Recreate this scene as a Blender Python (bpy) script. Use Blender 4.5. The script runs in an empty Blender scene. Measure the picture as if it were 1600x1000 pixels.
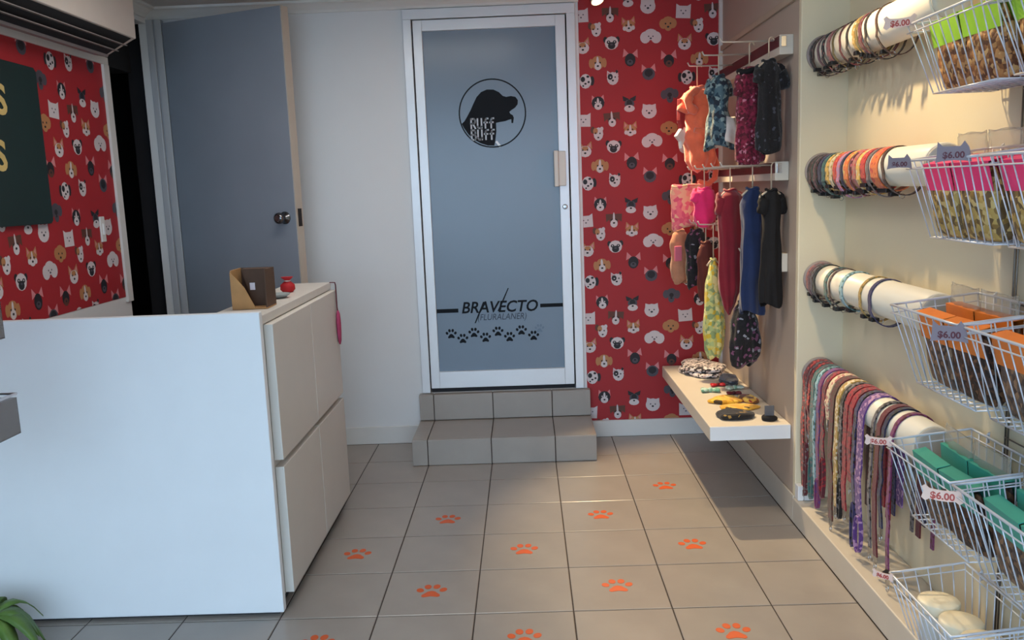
import bpy, math, random
from mathutils import Vector, Matrix
random.seed(7)
PI = math.pi
S = bpy.context.scene
C = S.collection

# ------------------------------------------------------------------ camera, world, exposure
CAM_F, CAM_P, CAM_R, CAM_Y, CAM_H = 1322.36, -0.1538, -0.0382, -0.0192, 1.4031
def make_camera():
    cy, sy, cp, sp = math.cos(CAM_Y), math.sin(CAM_Y), math.cos(CAM_P), math.sin(CAM_P)
    F = Vector((sy*cp, cy*cp, sp)); R = Vector((cy, -sy, 0)); U = R.cross(F)
    c, s = math.cos(CAM_R), math.sin(CAM_R)
    R2 = c*R + s*U; U2 = -s*R + c*U
    m = Matrix(((R2.x, U2.x, -F.x, 0), (R2.y, U2.y, -F.y, 0), (R2.z, U2.z, -F.z, CAM_H), (0, 0, 0, 1)))
    cd = bpy.data.cameras.new('camera'); cd.sensor_fit = 'HORIZONTAL'; cd.sensor_width = 36
    cd.lens = CAM_F*36/1600; cd.clip_start = 0.02; cd.clip_end = 200
    o = bpy.data.objects.new('camera', cd); C.objects.link(o); o.matrix_world = m
    S.camera = o
make_camera()
w = bpy.data.worlds.new('daylight'); S.world = w; w.use_nodes = True
bg = w.node_tree.nodes['Background']
bg.inputs[0].default_value = (0.55, 0.765, 1.0, 1); bg.inputs[1].default_value = 5.2
vs = S.view_settings
vs.view_transform = 'Standard'; vs.look = 'None'; vs.gamma = 1; vs.use_curve_mapping = False
vs.exposure = 0.0
SPOT_BACK, SPOT_FRONT = 200, 50          # watts of the two warm ceiling spotlights
FILL, FILL_COL = 10, (1.0, .95, .90)       # neutral fill panel added to brighten the room

# ------------------------------------------------------------------ materials
def lin(c):
    out = []
    for v in c:
        v = v/255
        out.append(v/12.92 if v <= .04045 else ((v+.055)/1.055)**2.4)
    return tuple(out) + (1,)
MATS = {}
def M(name, col, rough=.5, metal=0, var=.06, vscale=6, bump=0, bscale=80, trans=0, alpha=1, spec=.5, emit=0, sheen=0):
    if name in MATS: return MATS[name]
    m = bpy.data.materials.new(name); m.use_nodes = True
    nt = m.node_tree; b = nt.nodes['Principled BSDF']
    c = lin(col)
    tc = nt.nodes.new('ShaderNodeTexCoord')
    if var:
        n = nt.nodes.new('ShaderNodeTexNoise'); n.inputs['Scale'].default_value = vscale; n.inputs['Detail'].default_value = 4
        nt.links.new(tc.outputs['Object'], n.inputs['Vector'])
        r = nt.nodes.new('ShaderNodeValToRGB')
        r.color_ramp.elements[0].position = .3; r.color_ramp.elements[1].position = .7
        r.color_ramp.elements[0].color = tuple(max(0, x*(1-var)) for x in c[:3]) + (1,)
        r.color_ramp.elements[1].color = tuple(min(1, x*(1+var)) for x in c[:3]) + (1,)
        nt.links.new(n.outputs['Fac'], r.inputs['Fac']); nt.links.new(r.outputs['Color'], b.inputs['Base Color'])
    else:
        b.inputs['Base Color'].default_value = c
    b.inputs['Roughness'].default_value = rough; b.inputs['Metallic'].default_value = metal
    b.inputs['Transmission Weight'].default_value = trans; b.inputs['Alpha'].default_value = alpha
    b.inputs['Specular IOR Level'].default_value = spec
    if sheen: b.inputs['Sheen Weight'].default_value = sheen
    if emit:
        b.inputs['Emission Color'].default_value = c; b.inputs['Emission Strength'].default_value = emit
    if bump:
        n2 = nt.nodes.new('ShaderNodeTexNoise'); n2.inputs['Scale'].default_value = bscale; n2.inputs['Detail'].default_value = 5
        nt.links.new(tc.outputs['Object'], n2.inputs['Vector'])
        bp = nt.nodes.new('ShaderNodeBump'); bp.inputs['Strength'].default_value = bump; bp.inputs['Distance'].default_value = .004
        nt.links.new(n2.outputs['Fac'], bp.inputs['Height']); nt.links.new(bp.outputs['Normal'], b.inputs['Normal'])
    MATS[name] = m
    return m
def P(name, cols, scale=30, rough=.85, bump=.3, stops=None, sheen=.2, trans=0):
    """cloth / kibble print: random cells in a few colours"""
    if name in MATS: return MATS[name]
    m = bpy.data.materials.new(name); m.use_nodes = True
    nt = m.node_tree; b = nt.nodes['Principled BSDF']
    tc = nt.nodes.new('ShaderNodeTexCoord')
    vo = nt.nodes.new('ShaderNodeTexVoronoi'); vo.inputs['Scale'].default_value = scale
    nt.links.new(tc.outputs['Object'], vo.inputs['Vector'])
    sp = nt.nodes.new('ShaderNodeSeparateColor'); nt.links.new(vo.outputs['Color'], sp.inputs[0])
    r = nt.nodes.new('ShaderNodeValToRGB'); r.color_ramp.interpolation = 'CONSTANT'
    k = len(cols); e = r.color_ramp.elements
    stops = stops or [i/k for i in range(k)]
    e[0].position = 0; e[0].color = lin(cols[0]); e[1].position = stops[1]; e[1].color = lin(cols[1])
    for i in range(2, k):
        q = e.new(stops[i]); q.color = lin(cols[i])
    nt.links.new(sp.outputs[0], r.inputs['Fac']); nt.links.new(r.outputs['Color'], b.inputs['Base Color'])
    b.inputs['Roughness'].default_value = rough; b.inputs['Sheen Weight'].default_value = sheen
    b.inputs['Transmission Weight'].default_value = trans
    bp = nt.nodes.new('ShaderNodeBump'); bp.inputs['Strength'].default_value = bump; bp.inputs['Distance'].default_value = .004
    bp.invert = True
    nt.links.new(vo.outputs['Distance'], bp.inputs['Height']); nt.links.new(bp.outputs['Normal'], b.inputs['Normal'])
    MATS[name] = m
    return m

WALLW = M('white_wall_paint', (222, 222, 222), .55, var=.03, vscale=2, bump=.06, bscale=120)
WALLC = M('cream_wall_paint', (228, 217, 188), .5, var=.03, vscale=2, bump=.06, bscale=120)
CEIL = M('ceiling_paint', (205, 200, 196), .8, var=.03)
TRIMW = M('white_trim_paint', (218, 216, 212), .4, var=.03)
GROUT = M('dark_grout', (62, 54, 50), .9, var=.2, vscale=40)
TILE = M('beige_ceramic_tile', (158, 150, 142), .28, var=.07, vscale=5, bump=.03, bscale=30)
MELA = M('white_melamine', (234, 236, 238), .32, var=.015)
MELAB = M('beige_melamine', (214, 208, 200), .4, var=.02)
DARK = M('dark_shadow_paint', (26, 26, 30), .9, var=.2)  # shade of the corridor and air outlet put into the colour
BLACK = M('black_plastic', (16, 16, 18), .4, var=.1)
ALU = M('white_aluminium', (222, 226, 230), .3, metal=.15, var=.02)
GAP = M('gap_shade', (40, 40, 44), .8, var=.1)  # shade of gaps and toe spaces put in as a dark colour
FROST = M('frosted_film_glass', (128, 146, 164), .22, var=.04, vscale=1.5, trans=.18, spec=.4)
LOGOK = M('black_vinyl', (18, 22, 28), .6, var=.08, spec=.15)
LOGOL = M('pale_vinyl', (186, 194, 204), .5, var=.03)
CHROME = M('chrome_metal', (200, 202, 206), .18, metal=1, var=.03)
WIRE = M('white_coated_wire', (214, 220, 232), .3, metal=.25, var=.03)
GRIDM = M('grey_grid_wire', (120, 112, 104), .35, metal=.7, var=.05)
PVC = M('cream_tube', (236, 230, 214), .38, var=.02)
ORANGE = M('orange_vinyl_sticker', (214, 92, 40), .45, var=.06)
DOORG = M('grey_blue_door_paint', (138, 146, 156), .42, var=.05, vscale=3)
KRAFT = M('kraft_cardboard', (176, 132, 84), .8, var=.1, vscale=20, bump=.1)
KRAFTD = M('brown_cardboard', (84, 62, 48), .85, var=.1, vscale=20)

# ------------------------------------------------------------------ mesh builder
class MB:
    def __init__(s): s.v = []; s.f = []; s.m = []; s.s = []
    def face(s, idx, m=0, sm=False): s.f.append(tuple(idx)); s.m.append(m); s.s.append(sm)
    def add(s, pts):
        k = len(s.v); s.v += [tuple(p) for p in pts]; return k
    def box(s, x0, y0, z0, x1, y1, z1, m=0):
        x0, x1 = min(x0, x1), max(x0, x1); y0, y1 = min(y0, y1), max(y0, y1); z0, z1 = min(z0, z1), max(z0, z1)
        k = s.add([(x0,y0,z0),(x1,y0,z0),(x1,y1,z0),(x0,y1,z0),(x0,y0,z1),(x1,y0,z1),(x1,y1,z1),(x0,y1,z1)])
        for q in ((3,2,1,0),(4,5,6,7),(0,1,5,4),(1,2,6,5),(2,3,7,6),(3,0,4,7)): s.face([k+i for i in q], m)
        return s
    def loft(s, rings, cap=True, m=0, sm=True, close=False):
        n = len(rings[0]); ks = [s.add(r) for r in rings]
        seq = list(zip(ks, ks[1:])) + ([(ks[-1], ks[0])] if close else [])
        for a, b in seq:
            for i in range(n):
                j = (i+1) % n; s.face((a+i, a+j, b+j, b+i), m, sm)
        if cap and not close:
            s.face([ks[0]+i for i in reversed(range(n))], m, False); s.face([ks[-1]+i for i in range(n)], m, False)
        return s
    def tube(s, path, r, n=6, m=0, close=False, sm=True):
        path = [Vector(p) for p in path]; rings = []; L = len(path)
        prev = None
        for i, p in enumerate(path):
            if close: t = (path[(i+1) % L]-path[i-1])
            else: t = path[min(i+1, L-1)]-path[max(i-1, 0)]
            t.normalize()
            if prev is None:
                a = Vector((0, 0, 1)) if abs(t.z) < .9 else Vector((1, 0, 0))
                u = t.cross(a).normalized()
            else:
                u = (prev - t*prev.dot(t)).normalized()
            prev = u; v2 = t.cross(u)
            rr = r[i] if isinstance(r, (list, tuple)) else r
            rings.append([p + (u*math.cos(2*PI*k/n) + v2*math.sin(2*PI*k/n))*rr for k in range(n)])
        return s.loft(rings, True, m, sm, close)
    def strap(s, path, wdir, w, t, m=0, close=False):
        """flat strap: path of points, wide along wdir"""
        path = [Vector(p) for p in path]; wd = Vector(wdir).normalized(); L = len(path); rings = []
        for i, p in enumerate(path):
            d = (path[(i+1) % L]-path[i-1]) if close else path[min(i+1, L-1)]-path[max(i-1, 0)]
            nn = d.normalized().cross(wd)
            if nn.length < 1e-6: nn = Vector((1, 0, 0))
            nn.normalize()
            rings.append([p+wd*w/2+nn*t/2, p-wd*w/2+nn*t/2, p-wd*w/2-nn*t/2, p+wd*w/2-nn*t/2])
        return s.loft(rings, True, m, False, close)
    def prism(s, poly, fn, d0, d1, m=0):
        """poly of 2d points; fn(u, v, d) -> 3d"""
        n = len(poly); a = s.add([fn(u, v, d0) for u, v in poly]); b = s.add([fn(u, v, d1) for u, v in poly])
        s.face([a+i for i in reversed(range(n))], m); s.face([b+i for i in range(n)], m)
        for i in range(n):
            j = (i+1) % n; s.face((a+i, a+j, b+j, b+i), m)
        return s
    def ball(s, c, rx, ry, rz, n=10, k=6, m=0):
        rings = []
        for i in range(1, k):
            th = PI*i/k
            rings.append([(c[0]+rx*math.sin(th)*math.cos(2*PI*j/n), c[1]+ry*math.sin(th)*math.sin(2*PI*j/n), c[2]-rz*math.cos(th)) for j in range(n)])
        return s.loft(rings, True, m, True)
    def mesh(s, name, mats):
        me = bpy.data.meshes.new(name); me.from_pydata(s.v, [], s.f)
        for q in (mats if isinstance(mats, (list, tuple)) else [mats]): me.materials.append(q)
        for p, mi, sm in zip(me.polygons, s.m, s.s): p.material_index = mi; p.use_smooth = sm
        import bmesh
        bm = bmesh.new(); bm.from_mesh(me); bmesh.ops.recalc_face_normals(bm, faces=bm.faces); bm.to_mesh(me); bm.free()
        return me
    def build(s, name, mats, parent=None, bevel=0, loc=None, rz=0, rot=None):
        o = bpy.data.objects.new(name, s.mesh(name, mats)); C.objects.link(o)
        if parent: o.parent = parent
        if loc: o.location = loc
        if rot: o.rotation_euler = rot
        elif rz: o.rotation_euler = (0, 0, rz)
        if bevel:
            b = o.modifiers.new('bevel', 'BEVEL'); b.width = bevel; b.segments = 2; b.limit_method = 'ANGLE'; b.angle_limit = .9
        return o
def box(name, a, b, mat, parent=None, bevel=0):
    return MB().box(*a, *b).build(name, mat, parent, bevel)
def empty(name, loc=(0, 0, 0), rz=0, rot=None):
    o = bpy.data.objects.new(name, None); o.empty_display_size = .05; C.objects.link(o); o.location = loc
    o.rotation_euler = rot if rot else (0, 0, rz)
    return o
def tag(o, label=None, cat=None, group=None, kind=None):
    if label: o['label'] = label
    if cat: o['category'] = cat
    if group: o['group'] = group
    if kind: o['kind'] = kind
    return o
def struct(o, label=None): return tag(o, label, None, None, 'structure')
def inst(o, parent, loc, rz=0):
    c = o.copy(); C.objects.link(c); c.parent = parent; c.location = loc; c.rotation_euler = (0, 0, rz); return c
def text_mesh(body, size, depth=.0006, bold=0, shear=0, align='CENTER', sx=1):
    cu = bpy.data.curves.new('txt', 'FONT'); cu.body = body; cu.size = size; cu.extrude = depth; cu.offset = bold
    cu.shear = shear; cu.align_x = align; cu.align_y = 'CENTER'; cu.resolution_u = 3
    o = bpy.data.objects.new('txt', cu); C.objects.link(o)
    bpy.context.view_layer.update()
    dg = bpy.context.evaluated_depsgraph_get()
    me = bpy.data.meshes.new_from_object(o.evaluated_get(dg))
    bpy.data.objects.remove(o); bpy.data.curves.remove(cu)
    if sx != 1:
        for v in me.vertices: v.co.x *= sx
    return me
def text_obj(name, body, size, mat, parent, loc, rot, **k):
    me = text_mesh(body, size, **k); me.materials.clear(); me.materials.append(mat)
    o = bpy.data.objects.new(name, me); C.objects.link(o); o.parent = parent; o.location = loc; o.rotation_euler = rot
    return o
ORD = ['first', 'second', 'third', 'fourth', 'fifth', 'sixth', 'seventh', 'eighth', 'ninth', 'tenth', 'eleventh', 'twelfth',
       'thirteenth', 'fourteenth', 'fifteenth', 'sixteenth', 'seventeenth', 'eighteenth', 'nineteenth', 'twentieth', 'twenty-first', 'twenty-second']

# ------------------------------------------------------------------ room shell
XL, XA, XR, YB, ZC, YF = -1.95, 1.07, 1.25, 4.64, 2.41, -0.9     # left wall, alcove wall, recessed right wall, back wall, ceiling, front
T = .33; GX0 = -.8718; GY0 = 2.6517; TZ = 0.0
floor = struct(box('floor', (XL-.1, YF, -.12), (XR+.1, YB+.1, -.0025), GROUT), 'beige square floor tiles with dark grout lines')
def tile_mesh(wx, wy, h=.012, c=.0025):
    b = MB()
    def r(i, z): return [(i, i, z), (wx-i, i, z), (wx-i, wy-i, z), (i, wy-i, z)]
    b.loft([r(0, -h), r(0, -.0012), r(c, 0)], True, 0, False)
    return b.mesh('tile', TILE)
g = .0045
full = tile_mesh(T-g, T-g)
xs = [GX0 + T*i for i in range(-4, 7)]; ys = [GY0 + T*j for j in range(-11, 7)]
for i in range(len(xs)-1):
    for j in range(len(ys)-1):
        x0, x1 = max(xs[i]+g/2, XL), min(xs[i+1]-g/2, 1.06)
        y0, y1 = max(ys[j]+g/2, YF), min(ys[j+1]-g/2, YB-.012)
        if x1-x0 < .02 or y1-y0 < .02: continue
        me = full if abs(x1-x0-T+g) < 1e-4 and abs(y1-y0-T+g) < 1e-4 else tile_mesh(x1-x0, y1-y0)
        o = bpy.data.objects.new('tile', me); C.objects.link(o); o.parent = floor; o.location = (x0, y0, TZ)
struct(box('ceiling', (XL-.1, YF, ZC), (XR+.1, YB+.1, ZC+.1), CEIL), 'plain pale ceiling')
# back wall, with the opening of the glass door
DX0, DX1, DZ0, DZ1 = -.606, .300, .285, 2.35
b = MB(); b.box(XL-.04, YB, 0, DX0, YB+.12, ZC).box(DX1, YB, 0, XR+.1, YB+.12, ZC).box(DX0, YB, DZ1, DX1, YB+.12, ZC).box(DX0, YB, 0, DX1, YB+.12, DZ0)
wall_back = struct(b.build('wall_back', WALLW), 'white back wall beside the glass door')
# left wall, opening to the dark corridor
OY0, OY1, OZ = 4.11, 4.60, 2.33
b = MB(); b.box(XL-.1, YF, 0, XL, OY0, ZC).box(XL-.04, OY1, 0, XL, YB, ZC).box(XL-.1, OY0, OZ, XL, OY1, ZC)
wall_left = struct(b.build('wall_left', WALLW), 'left wall with dog print wallpaper above a white lower part')
# right wall: deeper alcove wall at the back, recessed part in front
struct(box('wall_alcove', (XA, 3.372, 0), (XA+.03, YB, ZC), M('taupe_wall_paint', (182, 166, 152), .55, var=.04, vscale=2, bump=.06, bscale=120)), 'taupe alcove wall behind the dog clothes')
b = MB(); b.box(XA, 3.342, 0, XR+.1, 3.372, ZC).box(XA+.03, 3.372, 0, XR+.1, YB, ZC).box(XR, YF, 0, XR+.1, 3.342, ZC)
wall_right = struct(b.build('wall_right', WALLC, bevel=.004), 'cream right wall with a step in it')
# baseboards, plinth, cornices
b = MB(); b.box(XL, YB-.012, 0, -.63, YB, .10).box(.335, YB-.012, 0, 1.06, YB, .093)
struct(b.build('baseboard_back', TRIMW, bevel=.003), 'white skirting along the back wall')
b = MB(); b.box(1.062, 3.342, 0, XA, YB-.012, .115).box(1.062, YF, 0, XR, 3.342, .105)
struct(b.build('baseboard_right', M('beige_skirting', (205, 196, 182), .4, var=.04), bevel=.004), 'beige plinth along the right wall')
def cornice(name, pts, along, a0, a1, mat, flip=1):
    b = MB()
    if along == 'x': fn = lambda u, v, d: (d, YB-u, ZC-v)
    else: fn = lambda u, v, d: (XL+u, d, ZC-v)
    b.prism(pts, fn, a0, a1); return struct(b.build(name, mat))
prof = [(0, 0), (.06, 0), (.06, .012), (.045, .018), (.03, .03), (.018, .042), (.012, .055), (0, .055)]
cornice('trim_1', prof, 'x', XL, DX1+.02, TRIMW)
cornice('trim_2', prof, 'y', YF, YB-.06, TRIMW)
# white frame of the wallpaper panel on the left wall, and door casing of the corridor
b = MB(); b.box(XL, 1.2, 2.05, XL+.012, OY0, 2.085).box(XL, OY0-.055, .93, XL+.014, OY0, 2.05)
struct(b.build('trim_3', TRIMW, bevel=.002), 'white frame around the wallpaper panel')
b = MB(); b.box(XL, OY1-.004, 0, XL+.034, YB-.001, 2.35).box(XL+.042, OY1+.002, 0, XL+.078, YB-.001, 2.35).box(XL+.03, OY1+.014, 0, XL+.046, YB-.001, 2.35)
struct(b.build('trim_4', M('grey_white_casing', (176, 178, 182), .3, var=.03), bevel=.003), 'white casing at the far side of the corridor opening')
struct(box('trim_5', (XA-.012, 3.40, 2.075), (XA, YB, 2.10), M('taupe_batten', (186, 170, 150), .5), bevel=.002), 'thin horizontal batten on the alcove wall')
struct(box('trim_6', (XA-.018, YB-.02, .115), (XA, YB, 2.40), TRIMW), 'corner bead between wallpaper and alcove wall')
struct(box('trim_7', (XA, 3.300, .106), (1.148, 3.341, .168), MELA, bevel=.003), 'small white block added for the daylit foot of the wall step')  # white block stands in for daylight on the foot of the step
# corridor boxes with the darkness painted on, and the room behind the glass door
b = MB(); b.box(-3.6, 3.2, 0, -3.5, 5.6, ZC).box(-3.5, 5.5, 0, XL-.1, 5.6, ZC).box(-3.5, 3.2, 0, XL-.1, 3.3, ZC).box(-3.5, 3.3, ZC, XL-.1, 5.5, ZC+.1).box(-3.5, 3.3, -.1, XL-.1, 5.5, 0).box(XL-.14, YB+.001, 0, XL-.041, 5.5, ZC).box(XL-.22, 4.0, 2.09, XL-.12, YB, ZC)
struct(b.build('wall_corridor', DARK), 'corridor boxes painted near black to keep the left opening dark')
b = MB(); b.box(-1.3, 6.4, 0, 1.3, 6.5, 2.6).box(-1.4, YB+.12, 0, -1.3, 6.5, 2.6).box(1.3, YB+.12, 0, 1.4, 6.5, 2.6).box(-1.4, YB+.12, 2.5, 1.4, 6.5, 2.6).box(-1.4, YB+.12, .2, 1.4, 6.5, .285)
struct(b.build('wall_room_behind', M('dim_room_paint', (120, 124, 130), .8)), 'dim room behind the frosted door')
# street side: unseen header added to shape the daylight, pavement outside
struct(box('wall_front', (XL-.1, YF-.12, 2.3), (XR+.1, YF, ZC+.1), WALLW), 'unseen header added above the open shop front to shape daylight')
struct(box('ground', (-14, -16, -.2), (14, YF, -.02), M('pavement', (150, 150, 148), .9, var=.1, vscale=2)), 'pavement outside the shop')

# ------------------------------------------------------------------ tiled steps to the glass door
SX0, SX1 = -.622, .331
cuts = [SX0, -.5418, -.2118, .1182, SX1]
def step(name, y0, y1, z1, z0, label):
    s = struct(MB().box(SX0+.006, y0+.006, z0, SX1-.006, y1, z1-.006).build(name, GROUT), label)
    for a, c in zip(cuts, cuts[1:]):
        x0, x1 = a + (g/2 if a != SX0 else 0), c - (g/2 if c != SX1 else 0)
        MB().box(x0, y0, z0+.002, x1, y0+.008, z1-.004).build('tile', TILE, s, .0015)
        MB().box(x0, y0+.003, z1-.009, x1, y1-.001, z1).build('tile', TILE, s, .0015)
    for x0, x1 in ((SX0, SX0+.008), (SX1-.008, SX1)):
        MB().box(x0, y0+.010, z0+.002, x1, y1-.001, z1-.011).build('tile', TILE, s, .0015)
    return s
step('floor_step', 4.215, 4.625, .137, 0, 'tiled lower step in front of the glass door')
step('floor_threshold', 4.588, 4.64, .284, .139, 'tiled upper step under the glass door')

# ------------------------------------------------------------------ dog head wallpaper
WPM = [M('red_wallpaper', (160, 28, 36), .6, var=.06, vscale=3), M('wp_white', (206, 196, 198), .6, var=.04), M('wp_black', (26, 24, 30), .6, var=.1),
       M('wp_tan', (176, 122, 78), .6, var=.06), M('wp_brown', (92, 52, 40), .6, var=.06), M('wp_grey', (74, 70, 80), .6, var=.06), M('wp_pink', (206, 130, 134), .6, var=.05)]
RED, WH, BK, TN, BR, GY, PK = range(7)
def E_(c, x, y, rx, ry=None, n=12): return ('e', c, x, y, rx, ry or rx, n)
def T_(c, *p): return ('t', c, p)
EYES = [E_(BK, -.32, .1, .11, .12, 8), E_(BK, .32, .1, .11, .12, 8)]
NOSE = [E_(BK, 0, -.32, .17, .13, 8)]
def ears_up(c, ci=None, s=1): 
    l = [T_(c, (-.85*s, 1.25*s), (-.95*s, .2), (-.2, .65)), T_(c, (.85*s, 1.25*s), (.2, .65), (.95*s, .2))]
    if ci is not None: l += [T_(ci, (-.76*s, 1.0*s), (-.78*s, .4), (-.4, .62)), T_(ci, (.76*s, 1.0*s), (.4, .62), (.78*s, .4))]
    return l
def ears_down(c): return [E_(c, -.88, .05, .30, .62), E_(c, .88, .05, .30, .62)]
HEADS = {
 'westie_square': [T_(WH, (-.95, .95), (-.95, -.85), (.95, -.85), (.95, .95), (.5, .7), (-.5, .7))] + [E_(GY, -.3, .1, .09), E_(GY, .3, .1, .09), E_(GY, 0, -.25, .12, .1, 8)],
 'chihuahua': ears_up(TN, PK) + [E_(WH, 0, -.1, .85, .75), E_(TN, 0, .3, .45, .3)] + EYES + NOSE,
 'dalmatian': ears_down(BK) + [E_(WH, 0, 0, .78, .95), E_(BK, -.35, .25, .3, .35), E_(BK, .3, .6, .2, .16), E_(BK, .42, -.1, .15), E_(BK, -.3, -.6, .12)] + NOSE,
 'jack': [E_(BR, -.75, .55, .32, .5), E_(WH, .1, 0, .7, .95), E_(TN, -.35, .4, .35, .45), E_(WH, .55, .75, .25, .3)] + EYES + [E_(BK, .1, -.5, .16, .12, 8)],
 'golden': ears_down(TN) + [E_(TN, 0, .1, .85, .9), E_(WH, 0, -.35, .45, .5), E_(WH, 0, .4, .16, .5)] + EYES + NOSE,
 'husky_dark': ears_up(PK, None, .95) + [E_(BK, 0, .1, .9, .9), E_(WH, 0, -.35, .55, .5), E_(WH, 0, .25, .16, .55)] + [E_(WH, -.34, .2, .1), E_(WH, .34, .2, .1)] + NOSE,
 'beagle': [T_(BR, (-1.1, .9), (-1.05, -.2), (-.4, .3), (-.3, .9)), T_(BR, (1.1, .9), (.3, .9), (.4, .3), (1.05, -.2))] + [E_(BR, 0, .2, .65, .75), E_(WH, 0, -.4, .5, .55), E_(WH, 0, .4, .13, .7)] + EYES + NOSE,
 'pug': [E_(BK, -.85, .45, .3, .42), E_(BK, .85, .45, .3, .42), E_(WH, 0, 0, .95, .9), E_(BK, 0, -.35, .52, .48), E_(BK, -.42, .12, .26, .24), E_(BK, .42, .12, .26, .24), E_(WH, -.42, .15, .09), E_(WH, .42, .15, .09), E_(GY, 0, -.2, .2, .12)],
 'patch': ears_up(WH, PK, .85) + [E_(WH, 0, -.05, .8, .88), E_(BK, -.34, .2, .36, .42), E_(WH, -.32, .15, .09), E_(BK, .34, .12, .11), E_(BK, .6, .85, .18, .22)] + NOSE,
 'schnauzer': [T_(BK, (-.95, 1.2), (-.85, .5), (0, .35), (-.1, .8)), T_(BK, (.95, 1.2), (.1, .8), (0, .35), (.85, .5)), E_(GY, 0, .1, .7, .6), E_(WH, 0, -.55, .75, .48), E_(BK, 0, .3, .4, .35)] + EYES + NOSE,
 'corgi': ears_up(TN, PK) + [E_(TN, 0, 0, .85, .8), E_(WH, 0, -.4, .5, .42), E_(WH, 0, .25, .14, .5), E_(WH, -.6, -.3, .25, .3), E_(WH, .6, -.3, .25, .3)] + EYES + NOSE,
 'frenchie': ears_up(PK, None, 1.05) + [E_(BK, 0, -.1, .72, .85), E_(GY, 0, -.4, .42, .35)] + NOSE,
 'samoyed': [E_(WH, 0, 0, 1.0, .92, 16), T_(WH, (-.85, 1.0), (-.9, .3), (-.2, .8)), T_(WH, (.85, 1.0), (.2, .8), (.9, .3)), E_(GY, -.33, .1, .1), E_(GY, .33, .1, .1), E_(BK, 0, -.2, .17, .13)],
 'bichon': [E_(WH, -.75, -.1, .72, .8, 14), E_(WH, .75, -.1, .72, .8, 14), E_(WH, 0, .3, .95, .75, 16), E_(GY, -.3, .05, .1), E_(GY, .3, .05, .1), E_(GY, 0, -.22, .16, .12), E_(RED, 0, -.95, .3, .25)],
 'greyhound': ears_up(PK, None, 1.0) + [E_(GY, 0, -.05, .85, .8), E_(BK, 0, .1, .55, .5)] + NOSE,
 'curly': [E_(TN, -.6, .1, .55, .65), E_(TN, .6, .1, .55, .65), E_(TN, 0, .3, .8, .7), E_(TN, 0, -.3, .5, .55)] + EYES + NOSE,
 'yorkie': ears_up(PK, None, 1.1) + [E_(BK, 0, 0, .7, .8), E_(BR, 0, -.4, .45, .45)] + EYES + NOSE,
 'poodle_black': [E_(GY, -.75, .2, .45, .6), E_(GY, .75, .2, .45, .6), E_(GY, 0, .45, .7, .6), E_(GY, 0, -.35, .45, .6), E_(BK, 0, .1, .3, .3)] + NOSE,
}
PER = .536
LAY = [(0.0, .15, 'westie_square', 1), (0.01, .45, 'chihuahua', 1), (.03, .775, 'dalmatian', 1),
       (.14, .29, 'jack', .92), (.155, .61, 'golden', 1), (.15, .995, 'husky_dark', .95),
       (.285, .155, 'beagle', 1), (.295, .42, 'pug', .95), (.30, .755, 'patch', .95),
       (.46, .015, 'schnauzer', .95), (.465, .265, 'corgi', .95), (.475, .58, 'frenchie', 1),
       (.655, .09, 'samoyed', 1), (.68, .375, 'bichon', .95), (.655, .725, 'greyhound', 1),
       (.85, .265, 'curly', 1), (.855, .61, 'yorkie', 1), (.86, .945, 'poodle_black', 1)]
R0 = .040
def clip_poly(poly, u0, u1, v0, v1):
    for ax, lim, sg in ((0, u0, 1), (0, u1, -1), (1, v0, 1), (1, v1, -1)):
        out = []
        for i in range(len(poly)):
            a, c = poly[i-1], poly[i]
            da, dc = sg*(a[ax]-lim), sg*(c[ax]-lim)
            if (da >= 0) != (dc >= 0):
                t = da/(da-dc); out.append((a[0]+(c[0]-a[0])*t, a[1]+(c[1]-a[1])*t))
            if dc >= 0: out.append(c)
        poly = out
        if len(poly) < 3: return []
    return poly
def wallpaper(parent, u0, u1, v0, v1, fn, ua, va, base):
    """fn(u, v, d) -> point d metres in front of the wall; (ua, va) centre of one white square head"""
    b = MB(); b.prism([(u0, v0), (u1, v0), (u1, v1), (u0, v1)], fn, 0, base, 0)
    for i in range(-8, 9):
        for j in range(-8, 9):
            for cu, cv, kind, sc in LAY:
                uc = ua + (i+cu)*PER; vc = va - (j+cv-.15)*PER
                if not (u0-.1 < uc < u1+.1 and v0-.1 < vc < v1+.1): continue
                tilt = ((i*7+j*13+int(cu*100)) % 5 - 2)*.03
                ct, st = math.cos(tilt), math.sin(tilt); d = base + .0001
                for pc in HEADS[kind]:
                    if pc[0] == 'e':
                        _, col, x, y, rx, ry, n = pc
                        poly = [(x+rx*math.cos(2*PI*k/n), y+ry*math.sin(2*PI*k/n)) for k in range(n)]
                    else: col, poly = pc[1], list(pc[2])
                    q = [(uc+(x*ct-y*st)*R0*sc, vc+(x*st+y*ct)*R0*sc) for x, y in poly]
                    q = clip_poly(q, u0+.001, u1-.001, v0+.001, v1-.001)
                    if not q: continue
                    d += .00012
                    k = b.add([fn(u, v, d) for u, v in q]); b.face(range(k, k+len(q)), col)
    me = bpy.data.meshes.new('wallpaper'); me.from_pydata(b.v, [], b.f)
    for q in WPM: me.materials.append(q)
    for p, mi in zip(me.polygons, b.m): p.material_index = mi
    o = bpy.data.objects.new('wallpaper', me); C.objects.link(o); o.parent = parent
    o['label'] = 'red wallpaper printed with rows of dog heads'
    return o
wallpaper(wall_back, .318, XA-.018, .094, ZC, lambda u, v, d: (u, YB-d, v), .869, 2.286, .002)
wallpaper(wall_left, 1.2, OY0-.055, .955, 2.05, lambda u, v, d: (XL+d, u, v), 3.60, 1.80, .002)

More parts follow.
